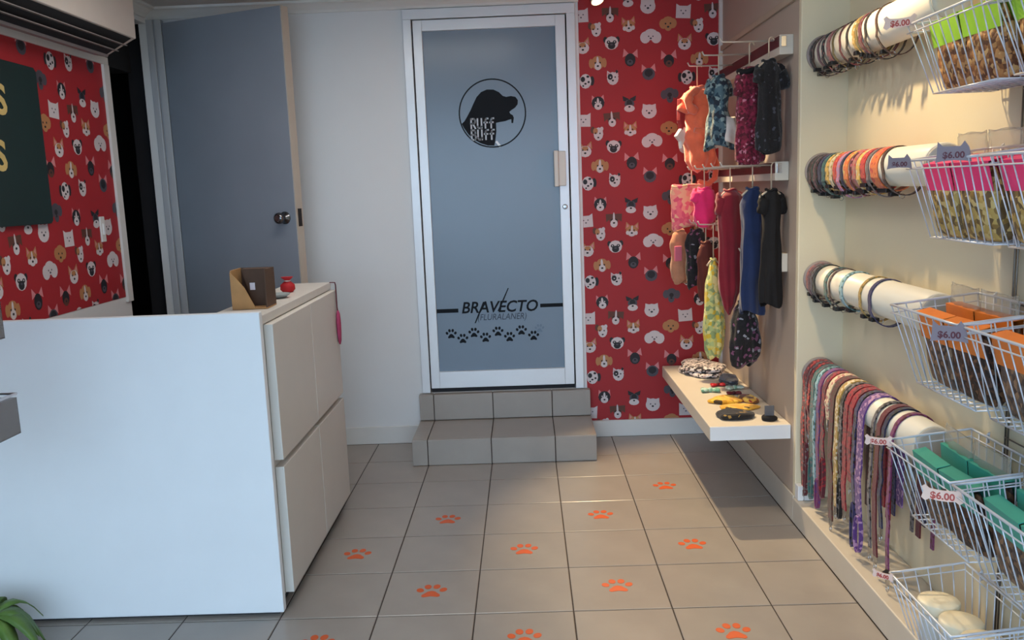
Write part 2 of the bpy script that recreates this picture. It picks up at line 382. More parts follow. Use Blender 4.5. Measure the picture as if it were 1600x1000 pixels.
# ------------------------------------------------------------------ glass door with logos
door = struct(empty('door_1', (0, YB, DZ0)), 'white aluminium door with frosted glass pane and black logos')
def dpart(name, boxes, mat, bevel=.002, parent=door):
    b = MB()
    for q in boxes: b.box(*q)
    o = b.build(name, mat, parent, bevel); 
    o.matrix_parent_inverse = Matrix.Translation((0, -YB, -DZ0)) if parent is door else Matrix()
    return o
dpart('door_frame', [(DX0, YB-.018, .288, DX0+.045, YB+.06, 2.30), (DX1-.045, YB-.018, .288, DX1, YB+.06, 2.30), (DX0, YB-.018, 2.30, DX1, YB+.06, DZ1)], ALU)
dpart('frame_gap', [(DX0+.045, YB+.02, .30, DX0+.052, YB+.05, 2.30), (DX1-.052, YB+.02, .30, DX1-.045, YB+.05, 2.30), (DX0+.05, YB+.01, .286, DX1-.05, YB+.05, .310)], GAP, 0)
LX0, LX1 = DX0+.052, DX1-.052
dpart('stile', [(LX0, YB-.012, .312, LX0+.048, YB+.035, 2.295)], ALU)
dpart('stile', [(LX1-.052, YB-.012, .312, LX1, YB+.035, 2.295)], ALU)
dpart('rail', [(LX0+.048, YB-.012, 2.24, LX1-.052, YB+.035, 2.295)], ALU)
dpart('rail', [(LX0+.048, YB-.012, .312, LX1-.052, YB+.035, .405)], ALU)
PY = YB+.008
pane = dpart('pane', [(LX0+.045, PY, .40, LX1-.048, PY+.008, 2.245)], FROST, 0)
# handle and lock
hd = MB(); hx, hz = LX1-.045, 1.50
hd.box(hx-.035, YB-.050, hz-.095, hx-.012, YB-.020, hz+.095).box(hx-.012, YB-.034, hz-.092, hx+.028, YB-.012, hz+.092)
o = hd.build('handle', M('cream_handle', (214, 208, 196), .35, var=.02), door, .003); o.matrix_parent_inverse = Matrix.Translation((0, -YB, -DZ0))
lk = MB(); lk.loft([[(LX1-.026+r*math.cos(2*PI*k/14), y, 1.296+r*math.sin(2*PI*k/14)) for k in range(14)] for r, y in ((.014, YB-.012), (.014, YB-.018), (.010, YB-.020), (.004, YB-.020))])
lk.box(LX1-.028, YB-.0215, 1.290, LX1-.024, YB-.019, 1.302, 1)
o = lk.build('lock', [CHROME, BLACK], door); o.matrix_parent_inverse = Matrix.Translation((0, -YB, -DZ0))
# vinyl: everything in pane coordinates (u = x, v = z), just in front of the glass
def vin(u, v, d): return (u, PY-.0004-d, v)
def vbuild(b, name, mat):
    return b.build(name, mat, pane)
LC = (-.152, 1.806); LR = .181
b = MB()
n = 56
for i in range(n):
    a0, a1 = 2*PI*i/n, 2*PI*(i+1)/n
    b.prism([(LC[0]+r*math.cos(a), LC[1]+r*math.sin(a)) for r, a in ((LR, a0), (LR, a1), (LR-.007, a1), (LR-.007, a0))], vin, 0, .0006)
vbuild(b, 'logo_ring', LOGOK)
dog = [(-.95,-.28),(-.86,-.20),(-.78,-.08),(-.66,.12),(-.56,.32),(-.46,.50),(-.32,.64),(-.14,.71),(.06,.70),(.22,.62),(.34,.50),(.44,.47),(.58,.49),(.72,.46),(.79,.36),(.78,.24),(.70,.14),(.58,.07),
       (.52,.02),(.55,-.04),(.62,-.08),(.65,-.16),(.62,-.32),(.57,-.31),(.57,-.20),(.50,-.21),(.38,-.25),(.22,-.27),(.10,-.29),(.10,-.55),(.06,-.80),(.02,-.97),
       (-.18,-.96),(-.40,-.88),(-.60,-.76),(-.76,-.60),(-.88,-.42)]
b = MB(); b.prism([(LC[0]+x*LR*.97, LC[1]+y*LR*.97) for x, y in dog], vin, 0, .0006); vbuild(b, 'logo_dog_head', LOGOK)
STROKE = {'R': [[(0,0),(0,1)],[(0,1),(.45,1),(.6,.85),(.6,.65),(.45,.5),(0,.5)],[(.25,.5),(.6,0)]],
          'B': [[(0,0),(0,1)],[(0,1),(.42,1),(.55,.86),(.55,.66),(.42,.53),(0,.53)],[(.42,.53),(.6,.38),(.6,.15),(.45,0),(0,0)]],
          'u': [[(0,1),(0,.2),(.12,.02),(.42,.02),(.58,.2)],[(.58,1),(.58,0)]],
          'f': [[(.2,0),(.2,.78),(.32,.98),(.6,1)],[(0,.58),(.5,.58)]]}
def ribbon(b, pts, wd, fn, d0, d1):
    for (x0, y0), (x1, y1) in zip(pts, pts[1:]):
        L = math.hypot(x1-x0, y1-y0) or 1; dx, dy = (x1-x0)/L, (y1-y0)/L; e = wd*.35
        px, py = -dy*wd/2, dx*wd/2
        b.prism([(x0-dx*e+px, y0-dy*e+py), (x1+dx*e+px, y1+dy*e+py), (x1+dx*e-px, y1+dy*e-py), (x0-dx*e-px, y0-dy*e-py)], fn, d0, d1)
b = MB()
for word, bx, by in (('Ruff', -.268, 1.730), ('Buff', -.268, 1.670)):
    x = bx
    for ch in word:
        for st in STROKE[ch]: ribbon(b, [(x+p*.036, by+q*.050) for p, q in st], .0085, vin, .0008, .0013)
        x += .0345 if ch != 'f' else .031
vbuild(b, 'logo_lettering', LOGOL)
b = MB(); ribbon(b, [(-.135, 1.655), (-.118, 1.632)], .012, vin, 0, .0006); vbuild(b, 'logo_pale_stroke', M('white_vinyl', (225, 235, 240), .3, var=.02))  # short pale stroke below the dog head
def vtext(name, body, size, x, z, mat, **k):
    o = text_obj(name, body, size, mat, None, (x, PY-.001, z), (PI/2, 0, 0), **k); o.parent = pane; return o
vtext('lettering', 'BRAVECTO', .088, -.158, .757, LOGOK, bold=.0016, shear=.22, sx=.95)
vtext('small_lettering', '(FLURALANER)', .050, -.145, .702, M('grey_vinyl', (62, 72, 86), .6, var=.04, spec=.2), shear=.22, sx=.83)
b = MB(); b.prism([(-.511, .735), (-.385, .735), (-.385, .757), (-.511, .757)], vin, 0, .0006)
b.prism([(.070, .748), (.198, .748), (.198, .768), (.070, .768)], vin, 0, .0006)
b.prism([(-.168, .735), (-.158, .735), (-.100, .862), (-.106, .862)], vin, 0, .0007)
b.prism([(-.298, .672), (-.291, .672), (-.236, .790), (-.246, .790)], vin, 0, .0007)
vbuild(b, 'logo_bars', LOGOK)
def paw(b, cx, cy, s, fn, d0, d1):
    for x, y, rx, ry, a in ((-.78, .25, .24, .29, .5), (-.30, .72, .24, .31, .15), (.30, .72, .24, .31, -.15), (.78, .25, .24, .29, -.5)):
        b.prism([(cx+s*(x+rx*math.cos(t)*math.cos(a)-ry*math.sin(t)*math.sin(a)), cy+s*(y+rx*math.cos(t)*math.sin(a)+ry*math.sin(t)*math.cos(a))) for t in [2*PI*k/14 for k in range(14)]], fn, d0, d1)
    pad = [(-.62,-.62),(-.60,-.42),(-.42,-.20),(-.25,.02),(0,.12),(.25,.02),(.42,-.20),(.60,-.42),(.62,-.62),(.48,-.74),(.25,-.68),(0,-.62),(-.25,-.68),(-.48,-.74)]
    b.prism([(cx+s*x, cy+s*y) for x, y in pad], fn, d0, d1)
for i, (x, z) in enumerate([(702,524),(720,532),(738,522),(756,530),(776,520),(794,529),(813,518),(832,527)]):
    b = MB(); paw(b, -.431+(x-702)*.00353, .613-(z-524)*.0034 - (x-702)*.00012, .030, vin, 0, .0006)
    vbuild(b, 'paw_print', LOGOK)
b = MB(); paw(b, .062, .628, .026, vin, 0, .0006); vbuild(b, 'paw_print', M('faded_vinyl', (92, 112, 132), .4, var=.04))

# ------------------------------------------------------------------ open grey door in the corner
hx0, hy0, lx0, ly0 = -1.868, 4.60, -1.157, 4.30
ang = math.atan2(ly0-hy0, lx0-hx0); DL = math.hypot(lx0-hx0, ly0-hy0)
d2 = struct(empty('door_2', (hx0, hy0, 0), ang), 'tall grey-blue door standing open in the back left corner')
lf = MB().box(0, 0, .012, DL, .05, 2.33).build('leaf', DOORG, d2, .002)
MB().box(DL-.0005, .001, .012, DL+.006, .052, 2.33).build('edge_strip', M('beige_door_edge', (190, 178, 164), .5, var=.03), d2)
kn = MB()
kp = (DL-.065, 1.30)
kn.loft([[(kp[0]+r*math.cos(2*PI*k/18), y, kp[1]+r*math.sin(2*PI*k/18)) for k in range(18)] for r, y in ((.032, 0), (.032, -.006), (.014, -.010), (.012, -.028), (.022, -.034), (.029, -.046), (.027, -.060), (.015, -.067))])
kn.build('knob', M('dark_chrome', (120, 120, 124), .2, metal=1, var=.04), lf)
MB().box(DL+.004, .012, 1.255, DL+.008, .040, 1.345).build('latch_plate', M('dark_latch', (52, 48, 46), .4, metal=.6), lf)

# ------------------------------------------------------------------ white reception counter
ct = tag(empty('reception_counter', (-1.3, 2.675, 0)), 'white reception counter with tall front panel and side drawers', 'counter')
def cpart(name, a, c, mat, bevel=.002, parent=ct):
    o = MB().box(a[0]+1.3, a[1]-2.675, a[2], c[0]+1.3, c[1]-2.675, c[2]).build(name, mat, parent, bevel); return o
CX = -.862
cpart('front_panel', (XL+.004, 2.675, .012), (CX, 2.705, 1.042), MELA, .003)
cpart('plinth', (XL+.01, 2.69, .001), (CX-.02, 2.70, .012), GAP, 0)  # dark strip stands in for the shadow gap under the panel
cpart('body', (-1.05, 2.706, .045), (CX-.012, 3.70, .995), MELAB)
cpart('toe_kick', (-1.04, 2.72, .001), (CX-.03, 3.69, .045), GAP, 0)
cpart('worktop', (-1.055, 2.706, .996), (CX-.004, 3.705, 1.026), MELAB)
cpart('desk_top', (XL+.004, 2.706, .70), (-1.056, 3.20, .73), MELAB)
for y0, y1 in ((2.742, 3.238), (3.244, 3.702)):
    for z0, z1 in ((.052, .503), (.527, .992)):
        cpart('drawer', (CX-.011, y0, z0), (CX+.020, y1, z1), MELAB, .002)
# things on the counter
kb = tag(empty('cardboard_box', (-.958, 2.93, 1.027)), 'open kraft cardboard holder standing on the counter', 'box')
fn = lambda u, v, d: (u, d, v)
MB().box(-.058, -.056, 0, .062, .056, .004).build('bottom', KRAFT, kb)
MB().prism([(-.058, .004), (.022, .004), (-.012, .075), (-.040, .110), (-.058, .128)], fn, -.056, -.052).build('front_wall', KRAFT, kb)
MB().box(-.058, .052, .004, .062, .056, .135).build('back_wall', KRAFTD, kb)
MB().box(-.058, -.052, .004, -.054, .052, .135).build('side_wall', KRAFT, kb)
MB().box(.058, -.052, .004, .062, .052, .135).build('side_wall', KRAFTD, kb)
ln = MB().prism([(-.004, .004), (.057, .004), (.057, .134), (-.040, .134)], fn, .010, .050).build('dark_inside', KRAFTD, kb)  # dark brown block filling the inside of the holder
MB().box(-.012, .006, .060, .006, .009, .085).build('white_sticker', M('white_sticker', (224, 214, 220), .6), ln)
rb = tag(empty('red_pouch', (-.958, 3.36, 1.027)), 'small red gathered pouch on the counter behind the box', 'pouch')
REDC = M('red_cloth', (176, 22, 32), .7, var=.12, vscale=30, bump=.2)
MB().loft([[(r*math.cos(2*PI*k/14)*(1+.1*math.sin(4*2*PI*k/14)), r*.8*math.sin(2*PI*k/14), z) for k in range(14)] for z, r in ((0, .018), (.012, .028), (.03, .027), (.042, .014), (.046, .009), (.052, .014), (.062, .024))]).build('pouch', REDC, rb)
MB().tube([(.011*math.cos(2*PI*k/12), .009*math.sin(2*PI*k/12), .046) for k in range(12)], .002, 5, close=True).build('ribbon', M('white_ribbon', (230, 222, 220), .6), rb)
lc = tag(MB().loft([[(r*math.cos(2*PI*k/20), r*math.sin(2*PI*k/20), z) for k in range(20)] for z, r in ((0, .022), (.003, .03), (.012, .043), (.016, .046), (.0165, .043), (.007, .03))]).build('trinket_dish', M('grey_green_dish', (150, 158, 160), .4, var=.1, vscale=40), None, 0, (-.945, 3.18, 1.027)), 'small grey dish on the counter in front of the red pouch', 'dish')
ps = tag(empty('pink_strap', (CX+.024, 3.665, .80)), 'pink and maroon strap hanging over the far drawer edge of the counter', 'strap')
MB().strap([(-.022, 0, .229), (0, 0, .228), (.003, 0, .215), (.003, 0, .12), (.006, -.003, .09)], (0, 1, 0), .012, .003).build('cord', M('maroon_cord', (88, 26, 40), .8), ps)
MB().loft([[(.006+rx*math.cos(2*PI*k/12), -.003+ry*math.sin(2*PI*k/12), z) for k in range(12)] for z, rx, ry in ((.105, .003, .006), (.09, .008, .014), (.05, .010, .019), (.01, .009, .019), (-.03, .007, .014), (-.045, .003, .006))]).build('tassel', M('pink_fabric', (168, 62, 100), .85, var=.15, vscale=30), ps)

# ------------------------------------------------------------------ air conditioner, menu board, switch
ac = tag(empty('air_conditioner', (XL, 2.80, 2.05)), 'white wall air conditioner with dark open louvre, top left', 'air conditioner')
ACL = 1.09
fn = lambda u, v, d: (u, d, v)
MB().prism([(.001, .045), (.001, .345), (.21, .345), (.245, .32), (.255, .26), (.252, .075), (.242, .072), (.125, .012), (.04, .03)], fn, 0, ACL).build('housing', M('ac_beige_plastic', (206, 196, 188), .45, var=.03), ac, .003)
MB().prism([(.245, .070), (.130, .008), (.128, .012), (.235, .078)], fn, .03, ACL-.035).build('outlet', DARK, ac)
for u, v in ((.205, .046), (.165, .024)):
    MB().prism([(u, v), (u+.022, v-.004), (u+.022, v-.008), (u, v-.004)], fn, .035, ACL-.04).build('louvre', M('ac_grey_louvre', (132, 126, 124), .5), ac)
MB().prism([(.125, .012), (.118, .0), (.06, .012), (.05, .026)], fn, .005, ACL-.005).build('drip_tray', M('ac_underside', (150, 140, 138), .5), ac)
bd = tag(empty('menu_board', (XL+.003, 2.6, 1.334)), 'dark green menu board with cream letters on the dog wallpaper', 'board')
MB().prism([(0, 0), (.845, 0), (.86, .012), (.86, .60), (.845, .615), (0, .625)], lambda u, v, d: (d, u, v), .001, .022).build('panel', M('dark_green_board', (10, 38, 36), .5, var=.1), bd, .003)
CREAM = M('cream_paint', (206, 178, 112), .6, var=.05)
for z, y in ((.462, .598), (.255, .556)):
    text_obj('lettering', 'S', .155, CREAM, bd, (.0235, y, z), (PI/2, 0, PI/2), bold=.004, align='CENTER')
sw = tag(empty('light_switch', (XL+.0025, 3.89, 1.29)), 'narrow white light switch on the dog wallpaper by the corridor', 'switch')
pt_ = MB().box(0, -.020, -.058, .009, .020, .058).build('plate', TRIMW, sw, .003)
MB().box(.009, -.009, -.026, .013, .009, .026).build('rocker', MELA, pt_, .002)

# ------------------------------------------------------------------ floor stickers
px = [GX0+T*(k+.5) for k in range(5)]; py = [GY0+T*(k-.5) for k in range(5)]
PAWS = [(4, 4, 'farthest back, near the wall shelf'), (1, 3, 'left of the two in the row nearest the step'), (3, 3, 'right of the two in the row nearest the step'),
        (0, 2, 'close beside the counter drawers'), (2, 2, 'in the middle of the row of three'), (4, 2, 'right of the row of three, beside the shelf shadow'),
        (1, 1, 'in front of the counter corner, second row from below'), (3, 1, 'second row from below, right of centre'),
        (0, 0, 'cut by the bottom edge, nearest the counter'), (2, 0, 'cut by the bottom edge, middle of the frame'), (4, 0, 'largest whole one, at the bottom right')]
for i, j, where in PAWS:
    b = MB(); paw(b, 0, 0, .053, lambda u, v, d: (u, v, d), .0003, .0011)
    tag(b.build('paw_sticker', ORANGE, None, 0, (px[i], py[j], TZ)), 'orange paw print floor sticker, ' + where, 'sticker', 'orange paw stickers on the floor')

# ------------------------------------------------------------------ alcove: shelf, rails, prongs
SH = tag(empty('wall_shelf', (XA, 3.40, .40)), 'thick white shelf low on the alcove wall with folded goods', 'shelf')
MB().box(-.335, 0, -.062, -.001, YB-3.40-.024, 0).build('board', M('white_shelf_laminate', (214, 206, 192), .4, var=.02), SH, .004)
MB().box(-.333, -.003, -.060, -.003, .0, -.002).build('end_band', MELA, SH)
def rail(z, y0, y1, prongs, label, ln=.27):
    r = tag(empty('display_rail', (XA, y0, z)), label, 'rail', 'rails on the alcove wall')
    MB().box(-.055, 0, -.075, -.001, y1-y0, 0).build('rail_body', M('cream_rail', (214, 206, 192), .45, var=.03), r, .002)
    MB().box(-.0575, .004, -.045, -.055, y1-y0-.004, -.004).build('groove', M('dark_red_groove', (70, 26, 34), .3, var=.25, vscale=12), r)
    MB().box(-.050, -.004, -.045, -.030, .0, -.006).build('end_clip', CHROME, r, .001)
    for y in prongs:
        MB().tube([(-.0575, y-y0, -.012), (-ln+.05, y-y0, -.010), (-ln+.008, y-y0, -.008), (-ln, y-y0, .008)], .0035, 7).build('prong', M('pale_prong', (206, 196, 184), .3, metal=.4), r)
    return r
rail(1.955, 3.43, 4.55, (3.50, 3.84, 4.17), 'top display rail with three prongs on the alcove wall')
rail(1.47, 3.47, 4.55, (3.50, 3.67, 3.84, 4.02, 4.19), 'middle display rail carrying the crimson and navy coats')
rail(1.215, 3.80, 4.55, (3.95, 4.05, 4.15, 4.28), 'far lower display rail under the patchwork blanket')

rail(1.10, 3.47, 3.78, (3.73,), 'short lowest display rail near the wall step, behind the navy coat', .135)
# ------------------------------------------------------------------ dog clothes
def hanger(x, y, ztop, zprong, rz, label, wide=.11, mat=None):
    mat = mat or M('cream_hanger', (216, 196, 170), .4, var=.03)
    dz = zprong-ztop
    hk = [(0, 0, 0), (0, 0, dz-.012)] + [(.012-.012*math.cos(t), 0, dz-.008+.012*math.sin(t)) for t in [PI*k/7 for k in range(8)]]
    b = MB().tube(hk, .0028, 6)
    b.tube([(-wide/2, 0, -.03), (-wide/4, 0, -.010), (0, 0, 0), (wide/4, 0, -.010), (wide/2, 0, -.03)], .004, 6)
    return tag(b.build('clothes_hanger', mat, None, 0, (x, y, ztop), rz), label, 'hanger', 'hangers on the alcove rails')
def body_rings(prof, H, n=44, wr=.05, seed=0):
    rnd = random.Random(seed); p1, p2, p3, k1, k2 = rnd.random()*6, rnd.random()*6, rnd.random()*6, rnd.choice((3, 4, 5)), rnd.choice((7, 8, 9))
    rings = []
    for i, (t, cx, rx, ry) in enumerate(prof):
        ring = []
        for k in range(n):
            a = 2*PI*k/n
            f = 1 + wr*math.sin(k1*a+p1+t*4) + wr*(.25+1.1*t)*math.sin(k2*a+p2-t*3) + wr*.5*math.sin(2*a+p3+t*16)
            ring.append((cx + rx*f*math.cos(a), ry*f*math.sin(a), -t*H + .012*t*math.sin(2*a+p3)))
        rings.append(ring)
    return rings
def dense(prof, m=3):
    out = []
    for a, c in zip(prof, prof[1:]):
        for k in range(m):
            u = k/m; u2 = u*u*(3-2*u); out.append(tuple([a[0]+(c[0]-a[0])*u] + [a[q]+(c[q]-a[q])*u2 for q in (1, 2, 3)]))
    return out + [prof[-1]]
def garment(name, label, cat, loc, rz, H, W, D, mat, prof, sleeves=None, trim=None, extra=None, seed=0, group='dog clothes on the alcove rails', wr=.075):
    g_ = tag(empty(name, loc, rz), label, cat, group)
    pr = dense([(t, cx*W, rx*W/2, ry*D/2) for t, cx, rx, ry in prof])
    bo = MB().loft(body_rings(pr, H, seed=seed, wr=wr), cap=False).build('body', mat, g_)
    so = bo.modifiers.new('cloth', 'SOLIDIFY'); so.thickness = .003; so.offset = -1
    if not trim: trim = (.0, prof[0][2], prof[0][3], .006, mat)
    for sgn, (t, L, r, drop) in (sleeves or []):
        z = -t*H; pts = []; rr = []
        for k in range(8):
            u = k/7; pts.append((sgn*(W*.30+L*u), .004*math.sin(u*7), z-drop*u*u-.01*u)); rr.append(r*(1-.2*u)*(1+.09*math.sin(k*2.4)))
        MB().tube(pts, rr, 12).build('sleeve', mat, g_)
    if trim:
        t, rx, ry, r, m2 = trim
        MB().tube([(rx*W/2*math.cos(2*PI*k/20), ry*D/2*math.sin(2*PI*k/20), -t*H+.004*math.sin(6*PI*k/20)) for k in range(20)], r, 7, close=True).build('trim', m2, g_)
    if extra: extra(g_, H, W, D)
    return g_
COAT = [(0, 0, .42, .6), (.04, 0, .62, .75), (.12, 0, .95, .95), (.32, 0, .80, .9), (.55, 0, .86, .95), (.8, 0, 1.0, 1), (.97, .02, 1.04, 1.0), (1, .02, 1.0, .95)]
VEST = [(0, 0, .45, .6), (.08, 0, .8, .8), (.25, 0, 1.0, 1), (.5, 0, .86, 1), (.72, 0, .92, .95), (.94, .02, .86, .9), (1, .03, .75, .8)]
DRESS = [(0, 0, .35, .5), (.07, 0, .72, .8), (.22, 0, .82, .95), (.45, 0, .62, .85), (.6, 0, .82, 1.0), (.82, .05, 1.08, 1.2), (.97, .05, 1.15, 1.3), (1, .05, 1.1, 1.25)]
BAGGY = [(0, 0, .45, .5), (.06, 0, .85, .85), (.16, 0, .95, 1), (.24, .02, .72, .82), (.34, .03, .95, 1.0), (.46, .03, .8, .88), (.58, .03, 1.0, 1.05), (.72, .06, .85, .9), (.86, .1, .92, .95), (.96, .12, .7, .7), (1, .12, .35, .4)]
SQUARE = [(0, 0, .96, .6), (.04, 0, 1.0, .8), (.3, 0, 1.0, 1), (.6, 0, .99, 1), (.93, 0, .98, .9), (1, 0, .9, .6)]
PLUSH = M('orange_plush', (236, 112, 78), .95, var=.16, vscale=14, bump=.5, bscale=90, sheen=.5)
TEALP = P('teal_grey_print', [(40, 66, 82), (86, 112, 122), (34, 44, 58), (140, 160, 158)], 70)
MAROONP = P('maroon_floral', [(112, 18, 44), (140, 30, 62), (84, 10, 30), (196, 120, 140)], 110, stops=[0, .3, .6, .9])
BLACKP = P('black_sparse_print', [(14, 13, 17), (20, 18, 24), (70, 72, 84)], 110, stops=[0, .6, .93])
PINKP = P('pink_patchwork', [(232, 118, 130), (240, 160, 140), (222, 96, 120), (236, 190, 150)], 50)
HOTP = M('hot_pink_knit', (232, 42, 112), .9, var=.1, vscale=12, bump=.3, sheen=.3)
CRIM = M('crimson_velour', (136, 10, 34), .85, var=.14, vscale=10, bump=.25, sheen=.4)
NAVY = M('navy_fleece', (22, 42, 84), .9, var=.15, vscale=12, bump=.25, sheen=.3)
BLK = M('black_cloth', (18, 17, 20), .9, var=.2, vscale=20, bump=.3)
TANF = M('tan_fleece', (186, 128, 98), .95, var=.15, vscale=18, bump=.4, sheen=.3)
BLKFL = P('black_floral', [(16, 14, 18), (24, 20, 26), (120, 70, 100), (150, 150, 160)], 75, stops=[0, .5, .82, .93])
RUST = M('rust_brown_cloth', (92, 40, 34), .9, var=.18, vscale=14, bump=.3)
YELF = P('yellow_green_floral', [(214, 206, 120), (186, 196, 130), (236, 224, 150), (150, 166, 110), (226, 190, 60)], 55)
WHT = M('white_tulle', (226, 220, 214), .9, var=.08, vscale=20, bump=.3)

def ears(g_, H, W, D):
    for sx, rz in ((-.105, .35),):
        fnE = lambda u, v, d: (sx+u*math.cos(rz)-d*math.sin(rz), u*math.sin(rz)+d*math.cos(rz), v)
        er = MB().prism([(0, -.05), (.028, -.06), (.034, -.10), (.03, -.17), (.012, -.20), (-.004, -.15)], fnE, -.012, .012).build('ear', M('dull_red_plush', (150, 44, 46), .95, var=.15), g_, .004)
        MB().prism([(-.03, -.225), (.006, -.19), (.036, -.18), (.038, -.23), (.008, -.285), (.002, -.25)], fnE, -.010, .010).build('ear_tip', WHT, er, .004)
    pts = [(.07, 0, -.30), (.10, 0, -.36), (.09, 0, -.43), (.05, 0, -.455), (0, 0, -.44)]
    MB().tube(pts, [.016, .016, .015, .014, .010], 10).build('loop_strap', PLUSH, g_)
    MB().tube([(-.035+.052*math.cos(q), -.035+.02*math.cos(q), -.065+.045*math.sin(q)) for q in [2*PI*k/18 for k in range(18)]], [.021+.004*math.sin(k*1.7) for k in range(18)], 10, close=True).build('hood_roll', PLUSH, g_)
    MB().tube([(-.06, -.062, -.20), (0, -.075, -.215), (.06, -.062, -.205)], [.012, .018, .012], 10).build('fold_roll', PLUSH, g_)
garment('orange_dog_sweater', 'orange plush dog sweater with white tipped ear, top rail by the wallpaper', 'dog clothes', (.85, 4.17, 1.845), .35, .39, .155, .15, PLUSH, BAGGY, [(-1, (.14, .04, .038, .05)), (1, (.14, .03, .036, .06))], None, ears, 1, wr=.07)
hanger(.845, 4.17, 1.85, 1.949, .35, 'cream hanger of the orange plush sweater')
def tulle(g_, H, W, D):
    MB().loft(body_rings(dense([(.58, .18*W, .3*W, .3*D), (.75, .2*W, .42*W, .5*D), (.93, .22*W, .55*W, .62*D), (.95, .22*W, .5*W, .58*D)]), H, seed=9, wr=.1)).build('skirt', WHT, g_, 0, (.012, -.028, 0))
garment('teal_dog_dress', 'teal grey print dog dress with white tulle skirt on the top rail', 'dog clothes', (.872, 3.84, 1.855), .5, .31, .125, .10, TEALP, DRESS, [(1, (.10, .02, .026, .04)), (-1, (.10, .02, .026, .04))], None, tulle, 2)
hanger(.872, 3.84, 1.857, 1.949, .5, 'cream hanger of the teal grey dress')
def mark(g_, H, W, D):
    MB().box(-.003, -D*.56, -.29, .003, -D*.50, -.24).box(-.010, -D*.56, -.246, .010, -D*.50, -.24).box(-.010, -D*.56, -.29, .010, -D*.50, -.284).build('label_mark', WHT, g_)
garment('maroon_dog_coat', 'maroon floral dog coat with a white letter mark on the top rail', 'dog clothes', (.935, 3.57, 1.855), .45, .385, .125, .09, MAROONP, COAT, [(-1, (.12, .02, .026, .06))], (.05, .7, .8, .012, BLK), mark, 3)
hanger(.935, 3.57, 1.858, 1.949, .45, 'cream hanger of the maroon floral coat')
garment('black_dog_coat', 'black glittery dog coat with short sleeve, top rail end', 'dog clothes', (.985, 3.47, 1.862), .35, .35, .105, .085, BLACKP, COAT, [(1, (.12, .035, .040, .05)), (-1, (.10, .015, .03, .04))], None, None, 4)
hanger(.985, 3.47, 1.865, 1.949, .35, 'cream hanger of the black glittery coat')

garment('pink_patchwork_blanket', 'square pink patchwork dog blanket folded over a hanger', 'blanket', (.822, 4.20, 1.385), .25, .21, .215, .05, PINKP, SQUARE, None, None, None, 5, wr=.03)
hanger(.822, 4.20, 1.387, 1.462, .25, 'cream hanger of the pink patchwork blanket', .18)
garment('hot_pink_dog_shirt', 'small hot pink dog shirt between the patchwork blanket and crimson coat', 'dog clothes', (.848, 4.03, 1.370), .4, .17, .12, .085, HOTP, VEST, [(-1, (.12, .02, .028, .03))], None, None, 6)
hanger(.848, 4.03, 1.372, 1.462, .4, 'cream hanger of the hot pink shirt')
garment('crimson_dog_coat', 'long crimson velour dog coat hanging on the middle rail', 'dog clothes', (.918, 3.82, 1.360), .45, .55, .135, .10, CRIM, [(0, 0, .4, .5), (.05, .0, .85, .85), (.16, .02, 1.0, 1), (.4, .02, .84, .95), (.62, .0, .78, .95), (.8, -.02, .68, .9), (.93, -.03, .42, .6), (1, -.03, .12, .2)], [(-1, (.05, .015, .03, .07)), (1, (.05, .015, .03, .07))], None, None, 7)
hanger(.918, 3.82, 1.363, 1.462, .45, 'cream hanger of the crimson coat')
garment('navy_dog_coat', 'long navy blue fleece dog coat beside the crimson one', 'dog clothes', (.972, 3.65, 1.365), .4, .53, .110, .09, NAVY, COAT, [(1, (.06, .012, .026, .06))], None, None, 8)
hanger(.972, 3.65, 1.368, 1.462, .4, 'cream hanger of the navy coat')
garment('black_dog_jacket', 'long plain black dog jacket at the near end of the middle rail', 'dog clothes', (1.005, 3.49, 1.358), .3, .47, .085, .085, BLK, COAT, [(1, (.07, .02, .032, .05)), (-1, (.07, .015, .028, .05))], None, None, 9)
hanger(1.005, 3.49, 1.360, 1.462, .3, 'cream hanger of the plain black jacket')

garment('tan_dog_fleece', 'tan fleece dog vest with pink patch under the patchwork blanket', 'dog clothes', (.775, 4.28, 1.165), .3, .26, .095, .07, TANF, VEST, None, None, lambda g_, H, W, D: MB().box(-.05, -.05, -.15, -.012, -.038, -.075).build('pink_patch', M('pink_felt', (214, 110, 132), .9), g_, .003), 10)
garment('black_floral_dog_vest', 'black floral dog vest under the patchwork blanket', 'dog clothes', (.834, 4.15, 1.170), .35, .28, .115, .08, BLKFL, VEST, None, None, None, 11)
garment('rust_dog_shirt', 'dark rust dog shirt hanging behind the crimson coat', 'dog clothes', (.858, 4.05, 1.116), .35, .27, .085, .07, RUST, VEST, None, None, None, 12)
garment('yellow_floral_dog_dress', 'pale yellow green floral dog dress hanging lowest on the left', 'dog clothes', (.872, 3.95, 1.043), .4, .462, .098, .08, YELF, [(0, 0, .2, .3), (.1, 0, .45, .6), (.25, 0, .8, .9), (.45, 0, .92, 1), (.7, .02, 1.0, 1.05), (.9, .04, .9, .95), (1, .05, .6, .6)], None, None, None, 13)
garment('black_starry_dog_dress', 'black dog dress with pale star flowers hanging just above the shelf', 'dog clothes', (.958, 3.73, .868), .4, .285, .15, .10, BLKFL, [(0, 0, .3, .4), (.12, 0, .62, .8), (.35, 0, .85, .95), (.6, .04, 1.0, 1.05), (.85, .02, .92, 1), (.95, 0, .75, .85), (1, 0, .5, .5)], None, None, None, 14)
for x, y, z, zt, lab in ((.775, 4.28, 1.168, 1.092+.115, 'tan fleece vest'), (.834, 4.15, 1.172, 1.207, 'black floral vest'), (.858, 4.05, 1.118, 1.207, 'dark rust shirt'), (.872, 3.95, 1.045, 1.207, 'yellow green floral dress'), (.958, 3.73, .870, 1.092, 'black starry dress')):
    hanger(x, y, z, zt, .35, 'cream hanger of the ' + lab, .07)

